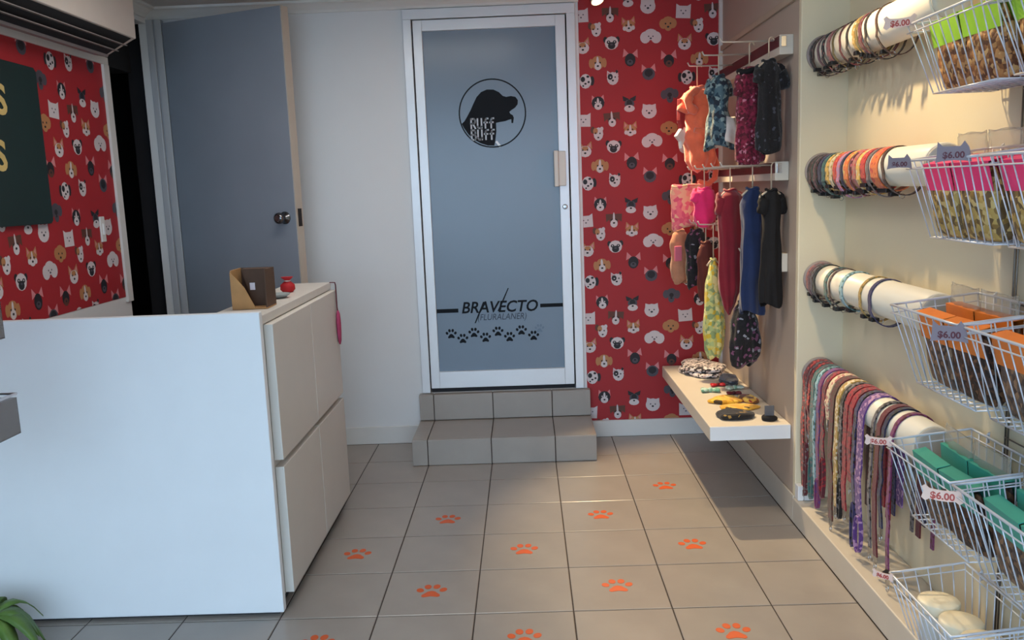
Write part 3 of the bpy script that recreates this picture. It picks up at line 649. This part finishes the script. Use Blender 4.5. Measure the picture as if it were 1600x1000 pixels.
# folded goods on the shelf (top at z = .40)
def lump(name, label, cat, loc, rx, ry, h, mat, rz=0, seed=0, lay=1, group='goods on the wall shelf', rag=.10, parts=None):
    t = tag(empty(name, loc, rz), label, cat, group)
    rnd = random.Random(seed)
    for q in range(lay):
        ph = [rnd.random()*6 for _ in range(4)]
        z0 = h*q/lay; hh = h/lay; rings = []
        for u, s in ((0, .90), (.15, 1.0), (.5, 1.03), (.8, .97), (1, .80)):
            rings.append([(rx*s*(1+rag*math.sin(3*a+ph[0])+rag*.6*math.sin(5*a+ph[1]))*math.cos(a)*(1-.06*q), ry*s*(1+rag*math.sin(2*a+ph[2]))*math.sin(a)*(1-.06*q), z0+hh*u*(1+(.12*math.sin(2*a+ph[3]) if u > .4 and q == lay-1 else 0))) for a in [2*PI*k/24 for k in range(24)]])
        MB().loft(rings).build('fold', mat, t)
    if parts: parts(t)
    return t
LEO = P('black_white_leopard', [(226, 216, 212), (44, 38, 40), (200, 180, 178), (60, 54, 56)], 95, stops=[0, .42, .68, .84])
lump('leopard_print_cloth', 'black and white leopard print dog cloth folded at the far end of the shelf', 'dog clothes', (.915, 4.42, .401), .115, .15, .05, LEO, .15, 1, 2)
lump('grey_cloth', 'dark blue grey folded cloth beside the leopard print one', 'dog clothes', (1.0, 4.17, .401), .045, .10, .03, P('blue_grey_print', [(46, 52, 66), (90, 96, 108), (60, 60, 70)], 40), -.1, 2, 2)
def bow(name, label, loc, col, mat2, s=1, rz=0):
    t = tag(empty(name, loc, rz), label, 'bow tie', 'bow ties on the wall shelf')
    for sg in (-1, 1):
        MB().loft([[(sg*x*s, ry*s*math.sin(2*PI*k/12), .011*s+rz_*s*math.cos(2*PI*k/12)) for k in range(12)] for x, ry, rz_ in ((.004, .008, .005), (.018, .020, .009), (.036, .026, .010), (.043, .024, .008), (.045, .012, .004))]).build('loop', col, t)
    MB().loft([[(x*s, .011*s*math.cos(2*PI*k/10), .011*s+.011*s*math.sin(2*PI*k/10)) for k in range(10)] for x in (-.008, 0, .008)]).build('knot', mat2, t)
    MB().strap([(-.030*s, .030*s, .003), (0, .045*s, .003), (.030*s, .030*s, .003)], (0, 0, 1), .005, .002).build('band', BLK, t)
    return t
MINT = P('mint_check', [(150, 196, 170), (196, 220, 204), (110, 164, 140)], 60)
bow('bow_tie', 'red dog bow tie on the shelf behind the mint ones', (.925, 4.095, .401), M('red_satin', (198, 30, 44), .4), M('dark_red_satin', (130, 18, 30), .4), .78, .1)
bow('bow_tie', 'mint green check dog bow tie on the open side of the shelf', (.865, 3.985, .401), MINT, MINT, 1.0, -.1)
bow('bow_tie', 'pale mint dog bow tie near the wall on the shelf', (.99, 4.02, .401), P('pale_mint', [(206, 224, 208), (170, 200, 180), (226, 232, 222)], 50), MINT, .95, .2)
bow('bow_tie', 'maroon dog bow tie in the middle of the shelf', (.962, 3.92, .401), M('maroon_satin', (110, 26, 44), .45), M('maroon_satin2', (80, 18, 32), .45), .75, 0)
YEL = P('yellow_bandana_print', [(226, 168, 36), (240, 196, 70), (196, 140, 24), (60, 44, 20)], 50, stops=[0, .35, .7, .92])
lump('yellow_bandana', 'yellow printed bandana lying across the shelf', 'bandana', (.892, 3.795, .401), .075, .055, .018, YEL, .1, 5)
lump('mustard_bandana', 'mustard and brown bandana against the wall on the shelf', 'bandana', (.996, 3.80, .401), .036, .07, .02, P('mustard_print', [(206, 160, 60), (110, 66, 30), (226, 190, 90), (140, 40, 40)], 45), .2, 6)
lump('amber_bandana', 'amber bandana with frayed edge in front of the yellow one', 'bandana', (.918, 3.668, .401), .085, .044, .014, P('amber_print', [(220, 164, 48), (236, 190, 80), (90, 70, 30)], 55, stops=[0, .5, .9]), -.05, 7)
lump('black_dotted_bandana', 'black bandana with yellow dots, nearest on the shelf', 'bandana', (.868, 3.528, .401), .078, .060, .026, P('black_yellow_dots', [(16, 14, 18), (24, 20, 22), (150, 120, 60)], 70, stops=[0, .6, .93]), -.1, 8)
def card(t): MB().box(-.020, -.006, .018, .020, -.002, .062).build('grey_card', M('grey_card', (96, 96, 100), .6, var=.08), t, .001)
lump('black_collar_pack', 'small black pack with grey card at the front of the shelf', 'pack', (1.0, 3.475, .401), .032, .034, .018, BLK, 0, 9, 1, rag=.05, parts=card)

# ------------------------------------------------------------------ collar tubes
TXC, TR, TY1, TY0 = 1.160, .060, 3.341, 2.38
TZS = [1.862, 1.425, 1.008, .622]
TN_ = ['top', 'second', 'third', 'lowest']
for z, nm in zip(TZS, TN_):
    t = tag(empty('display_tube', (TXC, TY1, z)), 'cream display tube, %s of the four, sticking out of the wall step' % nm, 'tube', 'cream display tubes')
    ring = lambda y, r: [(r*math.cos(2*PI*k/36), y, r*math.sin(2*PI*k/36)) for k in range(36)]
    MB().loft([ring(0, TR), ring(-.02, TR), ring(TY0-TY1+.004, TR), ring(TY0-TY1, TR-.004)]).build('tube_body', PVC, t)
    MB().loft([ring(TY0-TY1-.0005, TR-.005), ring(TY0-TY1-.004, TR-.006), ring(TY0-TY1-.005, TR-.02)]).build('end_cap', M('grey_end_cap', (196, 190, 180), .45, var=.02), t)
    MB().loft([ring(-.001, TR+.010), ring(-.008, TR+.010), ring(-.010, TR+.001)]).build('flange', M('grey_flange', (150, 140, 138), .5, var=.05), t)
CC = {}
def cm(rgb, rgb2=None):
    k = (rgb, rgb2)
    if k not in CC:
        CC[k] = P('strap_%d' % len(CC), [rgb, rgb2 or tuple(int(v*.7) for v in rgb), rgb], 110, rough=.8, bump=.2, stops=[0, .55, .8]) 
    return CC[k]
COLN = {'black': (20, 18, 20), 'brown': (74, 46, 36), 'mauve': (120, 84, 90), 'rose': (176, 112, 106), 'olive': (110, 100, 60), 'wine': (92, 30, 44), 'gold': (172, 140, 70),
        'navy': (32, 34, 70), 'teal': (60, 104, 104), 'orange': (222, 116, 54), 'yellow': (220, 180, 90), 'red': (196, 58, 50), 'lilac': (176, 136, 176), 'pink': (214, 120, 140),
        'grey': (110, 104, 106), 'sky blue': (140, 180, 194), 'indigo': (58, 54, 96), 'purple': (96, 58, 130), 'crimson': (150, 22, 40), 'dark green': (40, 64, 54), 'cream': (214, 200, 170), 'burgundy': (96, 16, 30), 'violet': (120, 52, 100)}
def collar(y, z, w, c, c2, sag, tilt, label, group, seed):
    rnd = random.Random(seed)
    t = tag(empty('dog_collar', (TXC, y, z)), label, 'dog collar', group)
    pts = []
    n = 30; r = TR + .0032
    for k in range(n):
        a = 2*PI*k/n
        zz = r*math.sin(a); yy = tilt*math.sin(a)
        if zz < 0: zz *= 1 + sag/TR
        xx = r*math.cos(a)*(1 + (.10*sag/.03 if math.sin(a) < -.3 else 0))
        pts.append((min(xx, .085), yy, zz))
    bd_ = MB().strap(pts, (0, 1, 0), w, .0028, close=True).build('band', cm(COLN[c], COLN.get(c2)), t)
    a = 1.5*PI + rnd.uniform(-.9, -.2); zb = (r*math.sin(a))*(1+sag/TR); xb = r*math.cos(a)
    MB().box(xb-.014, -w*.65, zb-.010, xb+.012, w*.65, zb+.003).build('buckle', BLACK, bd_, .002)
    MB().tube([(xb+.020+.008*math.cos(q), tilt*-.5, zb-.010+.008*math.sin(q)) for q in [2*PI*k/10 for k in range(10)]], .0013, 5, close=True).build('d_ring', CHROME, bd_)
    return t
def collars(ti, seq):
    for i, (y, w, c, c2, sag, tilt) in enumerate(seq):
        side = 'half wrapped behind' if False else ''
        collar(y, TZS[ti], w*(1.35 if ti == 1 else 1.1), c, c2, sag, tilt, '%s dog collar, %s from the wall step on the %s tube' % (c, ORD[i], TN_[ti]), 'collars on the %s tube' % TN_[ti], ti*50+i)
collars(0, [(3.315, .018, 'black', 'mauve', .012, .004), (3.285, .012, 'brown', 'black', .022, -.005), (3.235, .014, 'mauve', 'grey', .010, .006), (3.185, .018, 'black', 'rose', .024, .008),
            (3.130, .026, 'rose', 'mauve', .014, .004), (3.085, .010, 'olive', 'brown', .020, .008), (3.020, .010, 'wine', 'black', .022, .010), (2.955, .012, 'black', 'brown', .026, .004),
            (2.900, .016, 'gold', 'cream', .014, .008), (2.875, .012, 'olive', 'gold', .016, .008), (2.845, .020, 'wine', 'mauve', .022, .012), (2.800, .012, 'black', 'brown', .034, .016), (2.715, .010, 'brown', 'black', .034, .02)])
collars(1, [(3.318, .020, 'black', 'brown', .020, .004), (3.298, .016, 'brown', 'mauve', .030, -.004), (3.276, .014, 'dark green', 'black', .018, .006), (3.255, .014, 'mauve', 'black', .028, .003),
            (3.235, .016, 'black', 'wine', .022, .006), (3.200, .022, 'navy', 'indigo', .018, .004), (3.160, .020, 'teal', 'dark green', .030, .006), (3.120, .020, 'yellow', 'olive', .018, .004),
            (3.085, .016, 'cream', 'gold', .022, .008), (3.045, .022, 'red', 'orange', .014, .006), (3.010, .018, 'lilac', 'pink', .034, .004), (2.980, .012, 'navy', 'black', .022, .006),
            (2.940, .026, 'orange', 'yellow', .016, .005), (2.900, .012, 'wine', 'pink', .026, .008), (2.868, .020, 'rose', 'red', .016, .006), (2.832, .020, 'yellow', 'cream', .022, .006),
            (2.795, .026, 'red', 'crimson', .012, .010), (2.755, .014, 'grey', 'mauve', .028, .012), (2.705, .040, 'orange', 'red', .010, .004), (2.640, .012, 'brown', 'black', .022, .028)])
collars(2, [(3.316, .016, 'rose', 'mauve', .014, .004), (3.294, .016, 'mauve', 'grey', .024, .006), (3.268, .016, 'grey', 'brown', .020, -.004), (3.235, .018, 'black', 'dark green', .026, .006),
            (3.115, .022, 'teal', 'brown', .024, .005), (3.075, .012, 'brown', 'grey', .018, .008), (2.960, .024, 'sky blue', 'teal', .010, .006), (2.790, .016, 'gold', 'olive', .020, .006), (2.710, .020, 'indigo', 'navy', .024, .008)])
# leashes over the lowest tube
def leash(y, w, c, c2, zb1, zb2, loop, label, seed, tx=0, spread=0):
    rnd = random.Random(seed); z = TZS[3]
    t = tag(empty('dog_leash', (TXC, y, z)), label, 'dog leash', 'leashes on the lowest tube')
    r = TR + .004 + tx; pts = []
    hb = zb1 - z
    for k in range(9):
        u = k/8; pts.append((-r-.004-.010*math.sin(u*PI)*rnd.uniform(.2, 1), spread*(1-u), hb*(1-u)))
    for k in range(1, 12):
        a = PI - PI*k/12; pts.append((r*math.cos(a), 0, r*math.sin(a)))
    hb2 = zb2 - z
    for k in range(9):
        u = k/8; pts.append((min(r+.002, .083), -spread*u, hb2*u))
    mt = cm(COLN[c], COLN.get(c2))
    st_ = MB().strap(pts, (0, 1, 0), w, .005).build('strap', mt, t)
    p0 = pts[0]
    if loop:
        n = 16; L = loop
        MB().strap([(p0[0]-.002, p0[1]+w*.6*math.sin(2*PI*k/n), p0[2]-L/2+L/2*math.cos(2*PI*k/n)) for k in range(n)], (1, 0, 0), .014, .004, close=True).build('handle_loop', mt, st_)
    else:
        MB().box(p0[0]-.005, p0[1]-.005, p0[2]-.022, p0[0]+.005, p0[1]+.005, p0[2]+.002).tube([(p0[0], p0[1]+.009*math.cos(q), p0[2]-.034+.012*math.sin(q)) for q in [2*PI*k/10 for k in range(10)]], .002, 5, close=True).build('clip', CHROME, st_)
    return t
LE = [(3.304, .026, 'burgundy', 'red', .150, .22, .0), (3.272, .016, 'wine', 'grey', .36, .30, .22), (3.243, .018, 'burgundy', 'red', .40, .26, .0), (3.208, .026, 'teal', 'grey', .32, .28, .17),
      (3.171, .018, 'sky blue', 'teal', .22, .34, .0), (3.135, .022, 'violet', 'purple', .26, .30, .12), (3.085, .024, 'wine', 'crimson', .36, .30, .16), (3.040, .026, 'cream', 'rose', .52, .46, .0),
      (2.995, .030, 'brown', 'burgundy', .150, .20, .0), (2.945, .022, 'gold', 'cream', .22, .25, .0), (2.905, .018, 'black', 'grey', .34, .3, .15), (2.865, .026, 'crimson', 'burgundy', .24, .25, .0),
      (2.820, .026, 'crimson', 'burgundy', .36, .22, .0), (2.780, .018, 'indigo', 'black', .30, .25, .16), (2.735, .034, 'purple', 'lilac', .27, .30, .13), (2.640, .014, 'grey', 'black', .20, .25, .0), (2.595, .022, 'burgundy', 'wine', .19, .25, .0),
      (2.560, .016, 'navy', 'black', .30, .3, .0), (2.500, .014, 'violet', 'wine', .16, .25, .0)]
for i, (y, w, c, c2, a, b_, lp) in enumerate(LE):
    leash(y, w*1.3, c, c2, a, b_, lp, '%s dog leash, %s from the wall step over the lowest tube' % (c, ORD[i]), 900+i)

# ------------------------------------------------------------------ wire grid panel and baskets on the right wall
gp = tag(empty('grid_rack', (XR, 1.0, .16)), 'grey wire grid rack on the right wall behind the baskets', 'rack')
GL, GH = 1.16, 1.95
b = MB()
for y in (0, .012, GL-.012, GL): b.tube([(-.012, y, 0), (-.012, y, GH)], .0026, 6)
for z in (0, GH): b.tube([(-.012, 0, z), (-.012, GL, z)], .0026, 6)
b.build('frame', GRIDM, gp)
for k in range(1, 8): MB().tube([(-.010, GL*k/8, 0), (-.010, GL*k/8, GH)], .0020, 6).build('upright_wire', GRIDM, gp)
for k in range(1, 11): MB().tube([(-.014, 0, GH*k/11+.02), (-.014, GL, GH*k/11+.02)], .0020, 6).build('cross_wire', GRIDM, gp)
# (basket local: x = 0 at the wall side, -D at the room side; y = 0 far end, -L near end; z = 0 at the front rim)
def basket_mesh(L, D, H, up, ins, insy):
    """rim mesh and cage mesh"""
    def top(x, y): return (x, y, up*(x+D)/D)
    def bot(x, y): return (-D*.04 + (x+D*.04)*(1-ins), -L/2+(y+L/2)*(1-insy), -H)
    rim = MB()
    for r_, dz in ((.0036, 0), (.0020, -.022)):
        pts = []
        for (x0, y0), (x1, y1) in (((-D, 0), (-D, -L)), ((-D, -L), (0, -L)), ((0, -L), (0, 0)), ((0, 0), (-D, 0))):
            for k in range(5): u = k/5; p = top(x0+(x1-x0)*u, y0+(y1-y0)*u); pts.append((p[0], p[1], p[2]+dz))
        rim.tube(pts, r_, 7, close=True)
    cage = MB()
    def wire(x0, y0): 
        a = Vector(top(x0, y0)); c = Vector(bot(x0, y0)); cage.tube([a, a+(c-a)*.5, c], .0018, 5)
    ny = 9; nx = 6
    for k in range(ny+1): y = -L*k/ny; wire(-D, y); wire(0, y)
    for k in range(1, nx): x = -D*k/nx; wire(x, 0); wire(x, -L)
    for k in range(ny+1): y = -L*k/ny; cage.tube([bot(-D, y), bot(0, y)], .0020, 5)
    for k in range(nx+1): x = -D*k/nx; cage.tube([bot(x, 0), bot(x, -L)], .0026 if k in (0, nx) else .0018, 5)
    return rim, cage, bot
def basket(loc, L, D, H, label, up=.03, ins=.30, insy=.14, rz=0, group='wire baskets on the right wall'):
    t = tag(empty('wire_basket', loc, rz), label, 'basket', group)
    rim, cage, bot = basket_mesh(L, D, H, up, ins, insy)
    rim.build('rim', WIRE, t); cage.build('cage', WIRE, t)
    MB().tube([(.001, -L*.2, up-.002), (.010, -L*.2, up+.010), (.010, -L*.2, up-.02)], .003, 6).build('hook', WIRE, t)
    MB().tube([(.001, -L*.8, up-.002), (.010, -L*.8, up+.010), (.010, -L*.8, up-.02)], .003, 6).build('hook', WIRE, t)
    return t
def treat_bag(loc, rz, W, H, D, kib, headm, label, group, clear=None, tilt=0, hh=.35, fold=False):
    t = tag(empty('treat_bag', loc, rot=(tilt, 0, rz)), label, 'treat bag', group)
    rings = []
    for u, sx, sy in ((0, .86, .5), (.06, .97, .9), (.3, 1, 1), (.55, .98, .85), (.75, .95, .45), (.9, .95, .15)):
        rings.append([(W/2*sx*max(-1, min(1, 1.25*math.cos(a)))*(1+.03*math.sin(5*a+u*9)), D/2*sy*math.sin(a), u*H) for a in [2*PI*k/20 for k in range(20)]])
    MB().loft(rings).build('bag', kib, t)
    z0 = H*(1-hh)
    MB().prism([(-W*.50, z0), (W*.50, z0), (W*.5, H), (-W*.5, H)], lambda u, v, d: (u, d, v), -D*.30, -D*.30-.0016).build('header_card', headm, t)
    MB().prism([(-W*.50, z0), (W*.50, z0), (W*.5, H), (-W*.5, H)], lambda u, v, d: (u, d, v), D*.30, D*.30+.0016).build('header_card', headm, t)
    MB().box(-W*.5, -D*.30, H-.002, W*.5, D*.30, H).build('header_fold', headm, t)
    if clear:
        cr = []
        for u, sx, sy in ((0, .9, .5), (.3, .95, .42), (.65, .92, .3), (1, .98, .12)):
            cr.append([(W/2*sx*max(-1, min(1, 1.2*math.cos(a)))*(1+.05*math.sin(7*a+u*9)), D/2*sy*math.sin(a)*(1+.25*math.sin(9*a)), H+.001+u*.05+.006*math.sin(3*a)*u) for a in [2*PI*k/28 for k in range(28)]])
        MB().loft(cr).build('cellophane', M('crinkled_cellophane', (190, 188, 176), .2, var=.1, vscale=30, alpha=.35, bump=.3), t)
    return t
KIB = {'tan': P('tan_biscuits', [(196, 146, 92), (152, 102, 60), (214, 176, 120), (110, 72, 50)], 95, rough=.6, bump=.6, sheen=0),
       'dark': P('dark_treats', [(92, 62, 46), (64, 44, 36), (120, 84, 58), (46, 34, 30)], 90, rough=.6, bump=.6, sheen=0),
       'yellow': P('yellow_chews', [(196, 168, 96), (150, 122, 66), (112, 92, 60), (216, 194, 130)], 70, rough=.55, bump=.6, sheen=0),
       'mix': P('brown_grey_chews', [(120, 92, 70), (96, 84, 80), (150, 120, 92), (70, 56, 50)], 80, rough=.55, bump=.6, sheen=0)}
HEADC = {'lime green': M('lime_card', (158, 214, 60), .5, var=.12, vscale=14), 'hot pink': M('pink_card', (236, 62, 128), .5, var=.1, vscale=14),
         'orange': M('orange_card', (232, 130, 48), .5, var=.1, vscale=14), 'teal': M('teal_card', (64, 168, 150), .5, var=.1, vscale=14)}
def price_tag(loc, rz, kind, label, s=1):
    t = tag(empty('price_tag', loc, rz), label, 'price tag', 'price tags on the baskets')
    if kind == 'bone':
        pts = [(-.9,.15),(-1.0,.38),(-.82,.52),(-.62,.34),(-.2,.30),(.2,.30),(.62,.34),(.82,.52),(1.0,.38),(.9,.10),(1.0,-.2),(.8,-.36),(.6,-.22),(.2,-.28),(-.2,-.28),(-.6,-.22),(-.8,-.36),(-1.0,-.2)]
        m1, m2 = M('pale_pink_card', (240, 206, 190), .6, var=.04), M('red_print', (190, 80, 70), .6)
    else:
        pts = [(-.85,.72),(-.55,.42),(.35,.42),(.55,.72),(.8,.35),(.9,-.1),(.95,-.5),(.6,-.42),(0,-.38),(-.6,-.42),(-.95,-.5),(-.88,-.1)]
        m1, m2 = M('mauve_grey_card', (138, 124, 132), .6, var=.06), M('dark_red_print', (96, 40, 52), .6)
    k = .040*s
    cd_ = MB().prism([(x*k, y*k) for x, y in pts], lambda u, v, d: (u, d, v), -.001, .001).build('card', m1, t)
    text_obj('lettering', '$6.00', .0205*s, m2, cd_, (0, -.0016, -.001 if kind == 'bone' else -.004), (PI/2, 0, 0), bold=.0006)
    MB().box(-.005, .001, -.002, .005, .030, .008).build('clip', BLACK, t)
    return t
ROWZ = [1.785, 1.437, 1.050, .666, .268]
ROWN = ['top', 'second', 'third', 'fourth', 'lowest']
RC = ['lime green', 'hot pink', 'orange', 'teal', None]
XW = XR-.018
YA, YB2, BL = 2.315, 1.945, .355
for ri, z in enumerate(ROWZ):
    for bi, y in enumerate((YA, YB2)):
        Dp = (.215, .205, .235, .235, .215)[ri]; H = (.178, .205, .215, .215, .20)[ri]
        far = ('far', 'near')[bi]
        wh = {0: 'lime green', 1: 'hot pink', 2: 'orange', 3: 'teal'}.get(ri)
        lab = ('white wire basket of %s topped treat bags, %s one of its pair' % (wh, far)) if wh else ('lowest white wire basket holding white lidded jars' if bi == 0 else 'lowest white wire basket at the right edge, near one')
        up = .024
        bz = z
        L = BL
        basket((XW, y, bz), L, Dp, H, lab, up, .30, .14)
        zb = bz - H + .004
        if wh:
            kinds = {0: ('tan', 'tan', 'dark', 'dark'), 1: ('yellow', 'yellow', 'mix', 'dark'), 2: ('mix', 'dark', 'dark', 'mix'), 3: ('mix', 'dark', 'mix', 'dark')}[ri]
            names = ['at the far end', 'second from the far end', 'third from the far end', 'at the near end']
            for q in range(4):
                yy = y - .098 - (q % 2)*.159; back = q >= 2
                W = .156; Hh = (.178, .195, .20, .19)[ri] + (.012 if back else 0)
                treat_bag((XW-(.060 if back else .112), yy, zb+.004), -PI/2 + .05*(1 if q % 2 else -1), W, Hh, .056, KIB[kinds[q]], HEADC[wh],
                          '%s topped treat bag, %s, %s, in the %s %s basket' % (wh, 'wall side' if back else 'room side', 'near end' if q % 2 else 'far end', far, ROWN[ri]), 'treat bags in the wire baskets', tilt=.10 if back else .24, hh=.36 if not back else .3, clear=back and ri >= 1)
        elif bi == 0:
            for q, (dx, dy) in enumerate(((-.112, -.082), (-.108, -.197), (-.100, -.295)) if True else ()):
                j = tag(empty('jar', (XW+dx, y+dy, zb)), 'jar with round cream lid, %s from the far end of the lowest basket' % ORD[q], 'jar', 'jars in the lowest basket')
                rg = lambda r, zz: [(r*math.cos(2*PI*k/28), r*math.sin(2*PI*k/28), zz) for k in range(28)]
                MB().loft([rg(.044, 0), rg(.050, .004), rg(.050, .115), rg(.046, .126)]).build('jar_body', M('jar_plastic', (206, 208, 204), .35, var=.05), j)
                MB().loft([rg(.053, .122), rg(.055, .125), rg(.055, .148), rg(.052, .152), rg(.02, .1525)]).build('lid', M('cream_lid', (240, 232, 206), .4, var=.02), j)
# price tags on the rims (facing the shop)
XF = lambda ri: XW-(.215, .205, .235, .235, .215)[ri]-.022
price_tag((XF(0)-.002, YA-.01, 1.79), -.45, 'bone', 'pale pink bone price tag on the far corner of the top basket')
price_tag((XF(1)-.004, YA-.015, 1.432), -.45, 'cat', 'mauve grey cat price tag on the far corner of the hot pink basket', .8)
price_tag((XF(1)-.004, YA-.30, 1.445), -.45, 'cat', 'mauve grey cat price tag in the middle of the hot pink baskets', 1)
price_tag((XF(2)-.004, YB2-.005, 1.035), -.60, 'cat', 'mauve grey cat price tag between the two orange baskets', 1.05)
price_tag((XF(3)-.006, YA-.01, .665), -.45, 'bone', 'pale pink bone price tag on the far corner of the teal basket', .9)
price_tag((XF(3)-.004, YB2-.005, .642), -.55, 'bone', 'pale pink bone price tag between the two teal baskets', 1.15)
price_tag((XF(4)-.002, YA-.01, .264), -.80, 'bone', 'small pink bone price tag on the lowest basket', .75)

# ------------------------------------------------------------------ left edge: stand with two small baskets, potted plant
gs = tag(empty('grid_stand', (-1.66, 1.75, 0)), 'wire grid stand left of the counter, mostly out of frame', 'grid stand')
b = MB()
for y in (0, .26, .52): b.tube([(0, y, .004), (0, y, 1.45)], .004, 6)
for z in (.10, .5, .9, 1.2, 1.44): b.tube([(0, 0, z), (0, .52, z)], .003, 6)
b.tube([(-.14, .02, .004), (.14, .02, .004)], .004, 6).tube([(-.14, .50, .004), (.14, .50, .004)], .004, 6)
b.build('frame', GRIDM, gs)
for z, wh, lab, col in ((1.168, -1.405, 'small basket at the left edge level with the counter top', (150, 90, 60)), (.905, -1.395, 'small basket at the left edge below the counter top', (176, 128, 110))):
    t = tag(empty('small_basket', (-1.645, 2.22, z)), lab, 'basket', 'small baskets at the left edge')
    L, D, H = .36, abs(-1.645-wh), .11
    bm = MB().box(0, -L, -H, D, 0, -H+.004).box(0, -L, -H, .004, 0, 0).box(D-.004, -L, -H, D, 0, -.01).box(0, -L, -H, D, -L+.004, -.01).box(0, -.004, -H, D, 0, -.01)
    bm.build('tray', M('clear_grey_plastic', (128, 118, 114), .25, var=.03, alpha=.5), t)
    rm = MB().tube([(0, 0, 0), (D, 0, 0), (D, -L, 0), (0, -L, 0)], .004, 7, close=True); rm.build('rim', WIRE, t)
    treat = lump('treat_pack', 'brown treat pack inside the %s small basket at the left edge' % ('upper' if z > 1 else 'lower'), 'treat pack', (-1.645+D*.70, 2.10, z-H+.005), .055, .085, .085, P('pack_%d' % int(z*100), [col, (92, 110, 60), (190, 150, 120), (70, 50, 44)], 25, rough=.5), .2, int(z*100), 1, 'treat packs at the left edge', rag=.06)
pl = tag(empty('potted_plant', (-1.72, 2.44, .002)), 'green leafy plant in a white pot at the bottom left corner', 'plant')
MB().loft([[(r*math.cos(2*PI*k/24), r*math.sin(2*PI*k/24), z) for k in range(24)] for z, r in ((0, .045), (.004, .05), (.13, .066), (.14, .070), (.15, .070), (.15, .062), (.12, .06))]).build('pot', M('white_pot', (224, 224, 226), .35), pl)
rnd = random.Random(3)
for i in range(16):
    a = i*2.4; L = .15+.06*rnd.random(); rings = []
    for k in range(7):
        u = k/6; wd = .026*math.sin(PI*min(1, .12+u*.88))**.8+.001; rr = .02+L*u*.85; zz = .14+.10*math.sin(u*2.3)*(.5+rnd.random()*.02)-.17*u*u*(.6+.4*(i % 3)/2)
        c, s_ = math.cos(a), math.sin(a)
        p = Vector((rr*c, rr*s_, zz)); q = Vector((-s_, c, 0))*wd
        rings.append([p+q, p+Vector((0, 0, .004)), p-q, p-Vector((0, 0, .002))])
    MB().loft(rings).build('leaf', M('green_leaf', (88, 120, 48), .5, var=.25, vscale=20), pl)

# ------------------------------------------------------------------ warm ceiling spotlights (just above the frame)
def spotlight(loc, target, watts, angle, label):
    t = tag(empty('ceiling_spotlight', loc), label, 'spotlight', 'warm ceiling spotlights')
    d = (Vector(target)-Vector(loc)).normalized()
    top = ZC-loc[2]
    MB().loft([[(r*math.cos(2*PI*k/20), r*math.sin(2*PI*k/20), z) for k in range(20)] for z, r in ((top-.012, .045), (top-.001, .045))]).build('canopy', TRIMW, t)
    MB().tube([(0, 0, top-.012), (0, 0, .0), tuple(-d*.02)], .008, 8).build('stem', TRIMW, t)
    u = d.orthogonal().normalized(); v2 = d.cross(u)
    MB().loft([[tuple(d*h + (u*math.cos(2*PI*k/20)+v2*math.sin(2*PI*k/20))*r) for k in range(20)] for h, r in ((-.03, .012), (-.02, .022), (.01, .030), (.028, .034))]).build('shade', TRIMW, t)
    MB().loft([[tuple(d*h + (u*math.cos(2*PI*k/20)+v2*math.sin(2*PI*k/20))*r) for k in range(20)] for h, r in ((.0285, .030), (.031, .024))]).build('lens', M('lit_lens', (255, 220, 160), .5, var=0, emit=6), t)
    ld = bpy.data.lights.new('spot_lamp', 'SPOT'); ld.energy = watts; ld.color = (1.0, .75, .44); ld.spot_size = math.radians(angle); ld.spot_blend = .55; ld.shadow_soft_size = .03
    lo = bpy.data.objects.new('spot_lamp', ld); C.objects.link(lo); lo.parent = t; lo.location = d*.045
    lo.rotation_euler = d.to_track_quat('-Z', 'Y').to_euler()
    return t
spotlight((.40, 4.48, 2.345), (1.0, 3.35, .0), SPOT_BACK, 60, 'warm spotlight by the door frame, aimed at the shelf')
spotlight((.66, 2.70, 2.34), (1.22, 2.35, 1.0), SPOT_FRONT, 112, 'warm spotlight above the frame, aimed at the collar tubes')

def fill_panel(x, y, lx, ly, watts, label):  # added fill light, unseen, raises the ambient level of the room
    t = tag(empty('fill_light', (x, y, ZC)), label, 'ceiling light')
    fr = MB()
    for q in ((-lx/2, -ly/2, lx/2, -ly/2+.015), (-lx/2, ly/2-.015, lx/2, ly/2), (-lx/2, -ly/2+.015, -lx/2+.015, ly/2-.015), (lx/2-.015, -ly/2+.015, lx/2, ly/2-.015)):
        fr.box(q[0], q[1], -.03, q[2], q[3], -.001)
    fr.build('frame', TRIMW, t)
    MB().box(-lx/2+.015, -ly/2+.015, -.016, lx/2-.015, ly/2-.015, -.012).build('diffuser', M('fill_diffuser', (255, 250, 240), .5, var=0, emit=4), t)
    ld = bpy.data.lights.new('fill_lamp', 'AREA'); ld.shape = 'RECTANGLE'; ld.size = lx-.04; ld.size_y = ly-.04; ld.energy = watts; ld.color = FILL_COL
    lo = bpy.data.objects.new('fill_lamp', ld); C.objects.link(lo); lo.parent = t; lo.location = (0, 0, -.02)
    return t
fill_panel(-.60, 3.15, 1.2, .3, FILL, 'unseen fill light panel added above the counter to lift the room light')
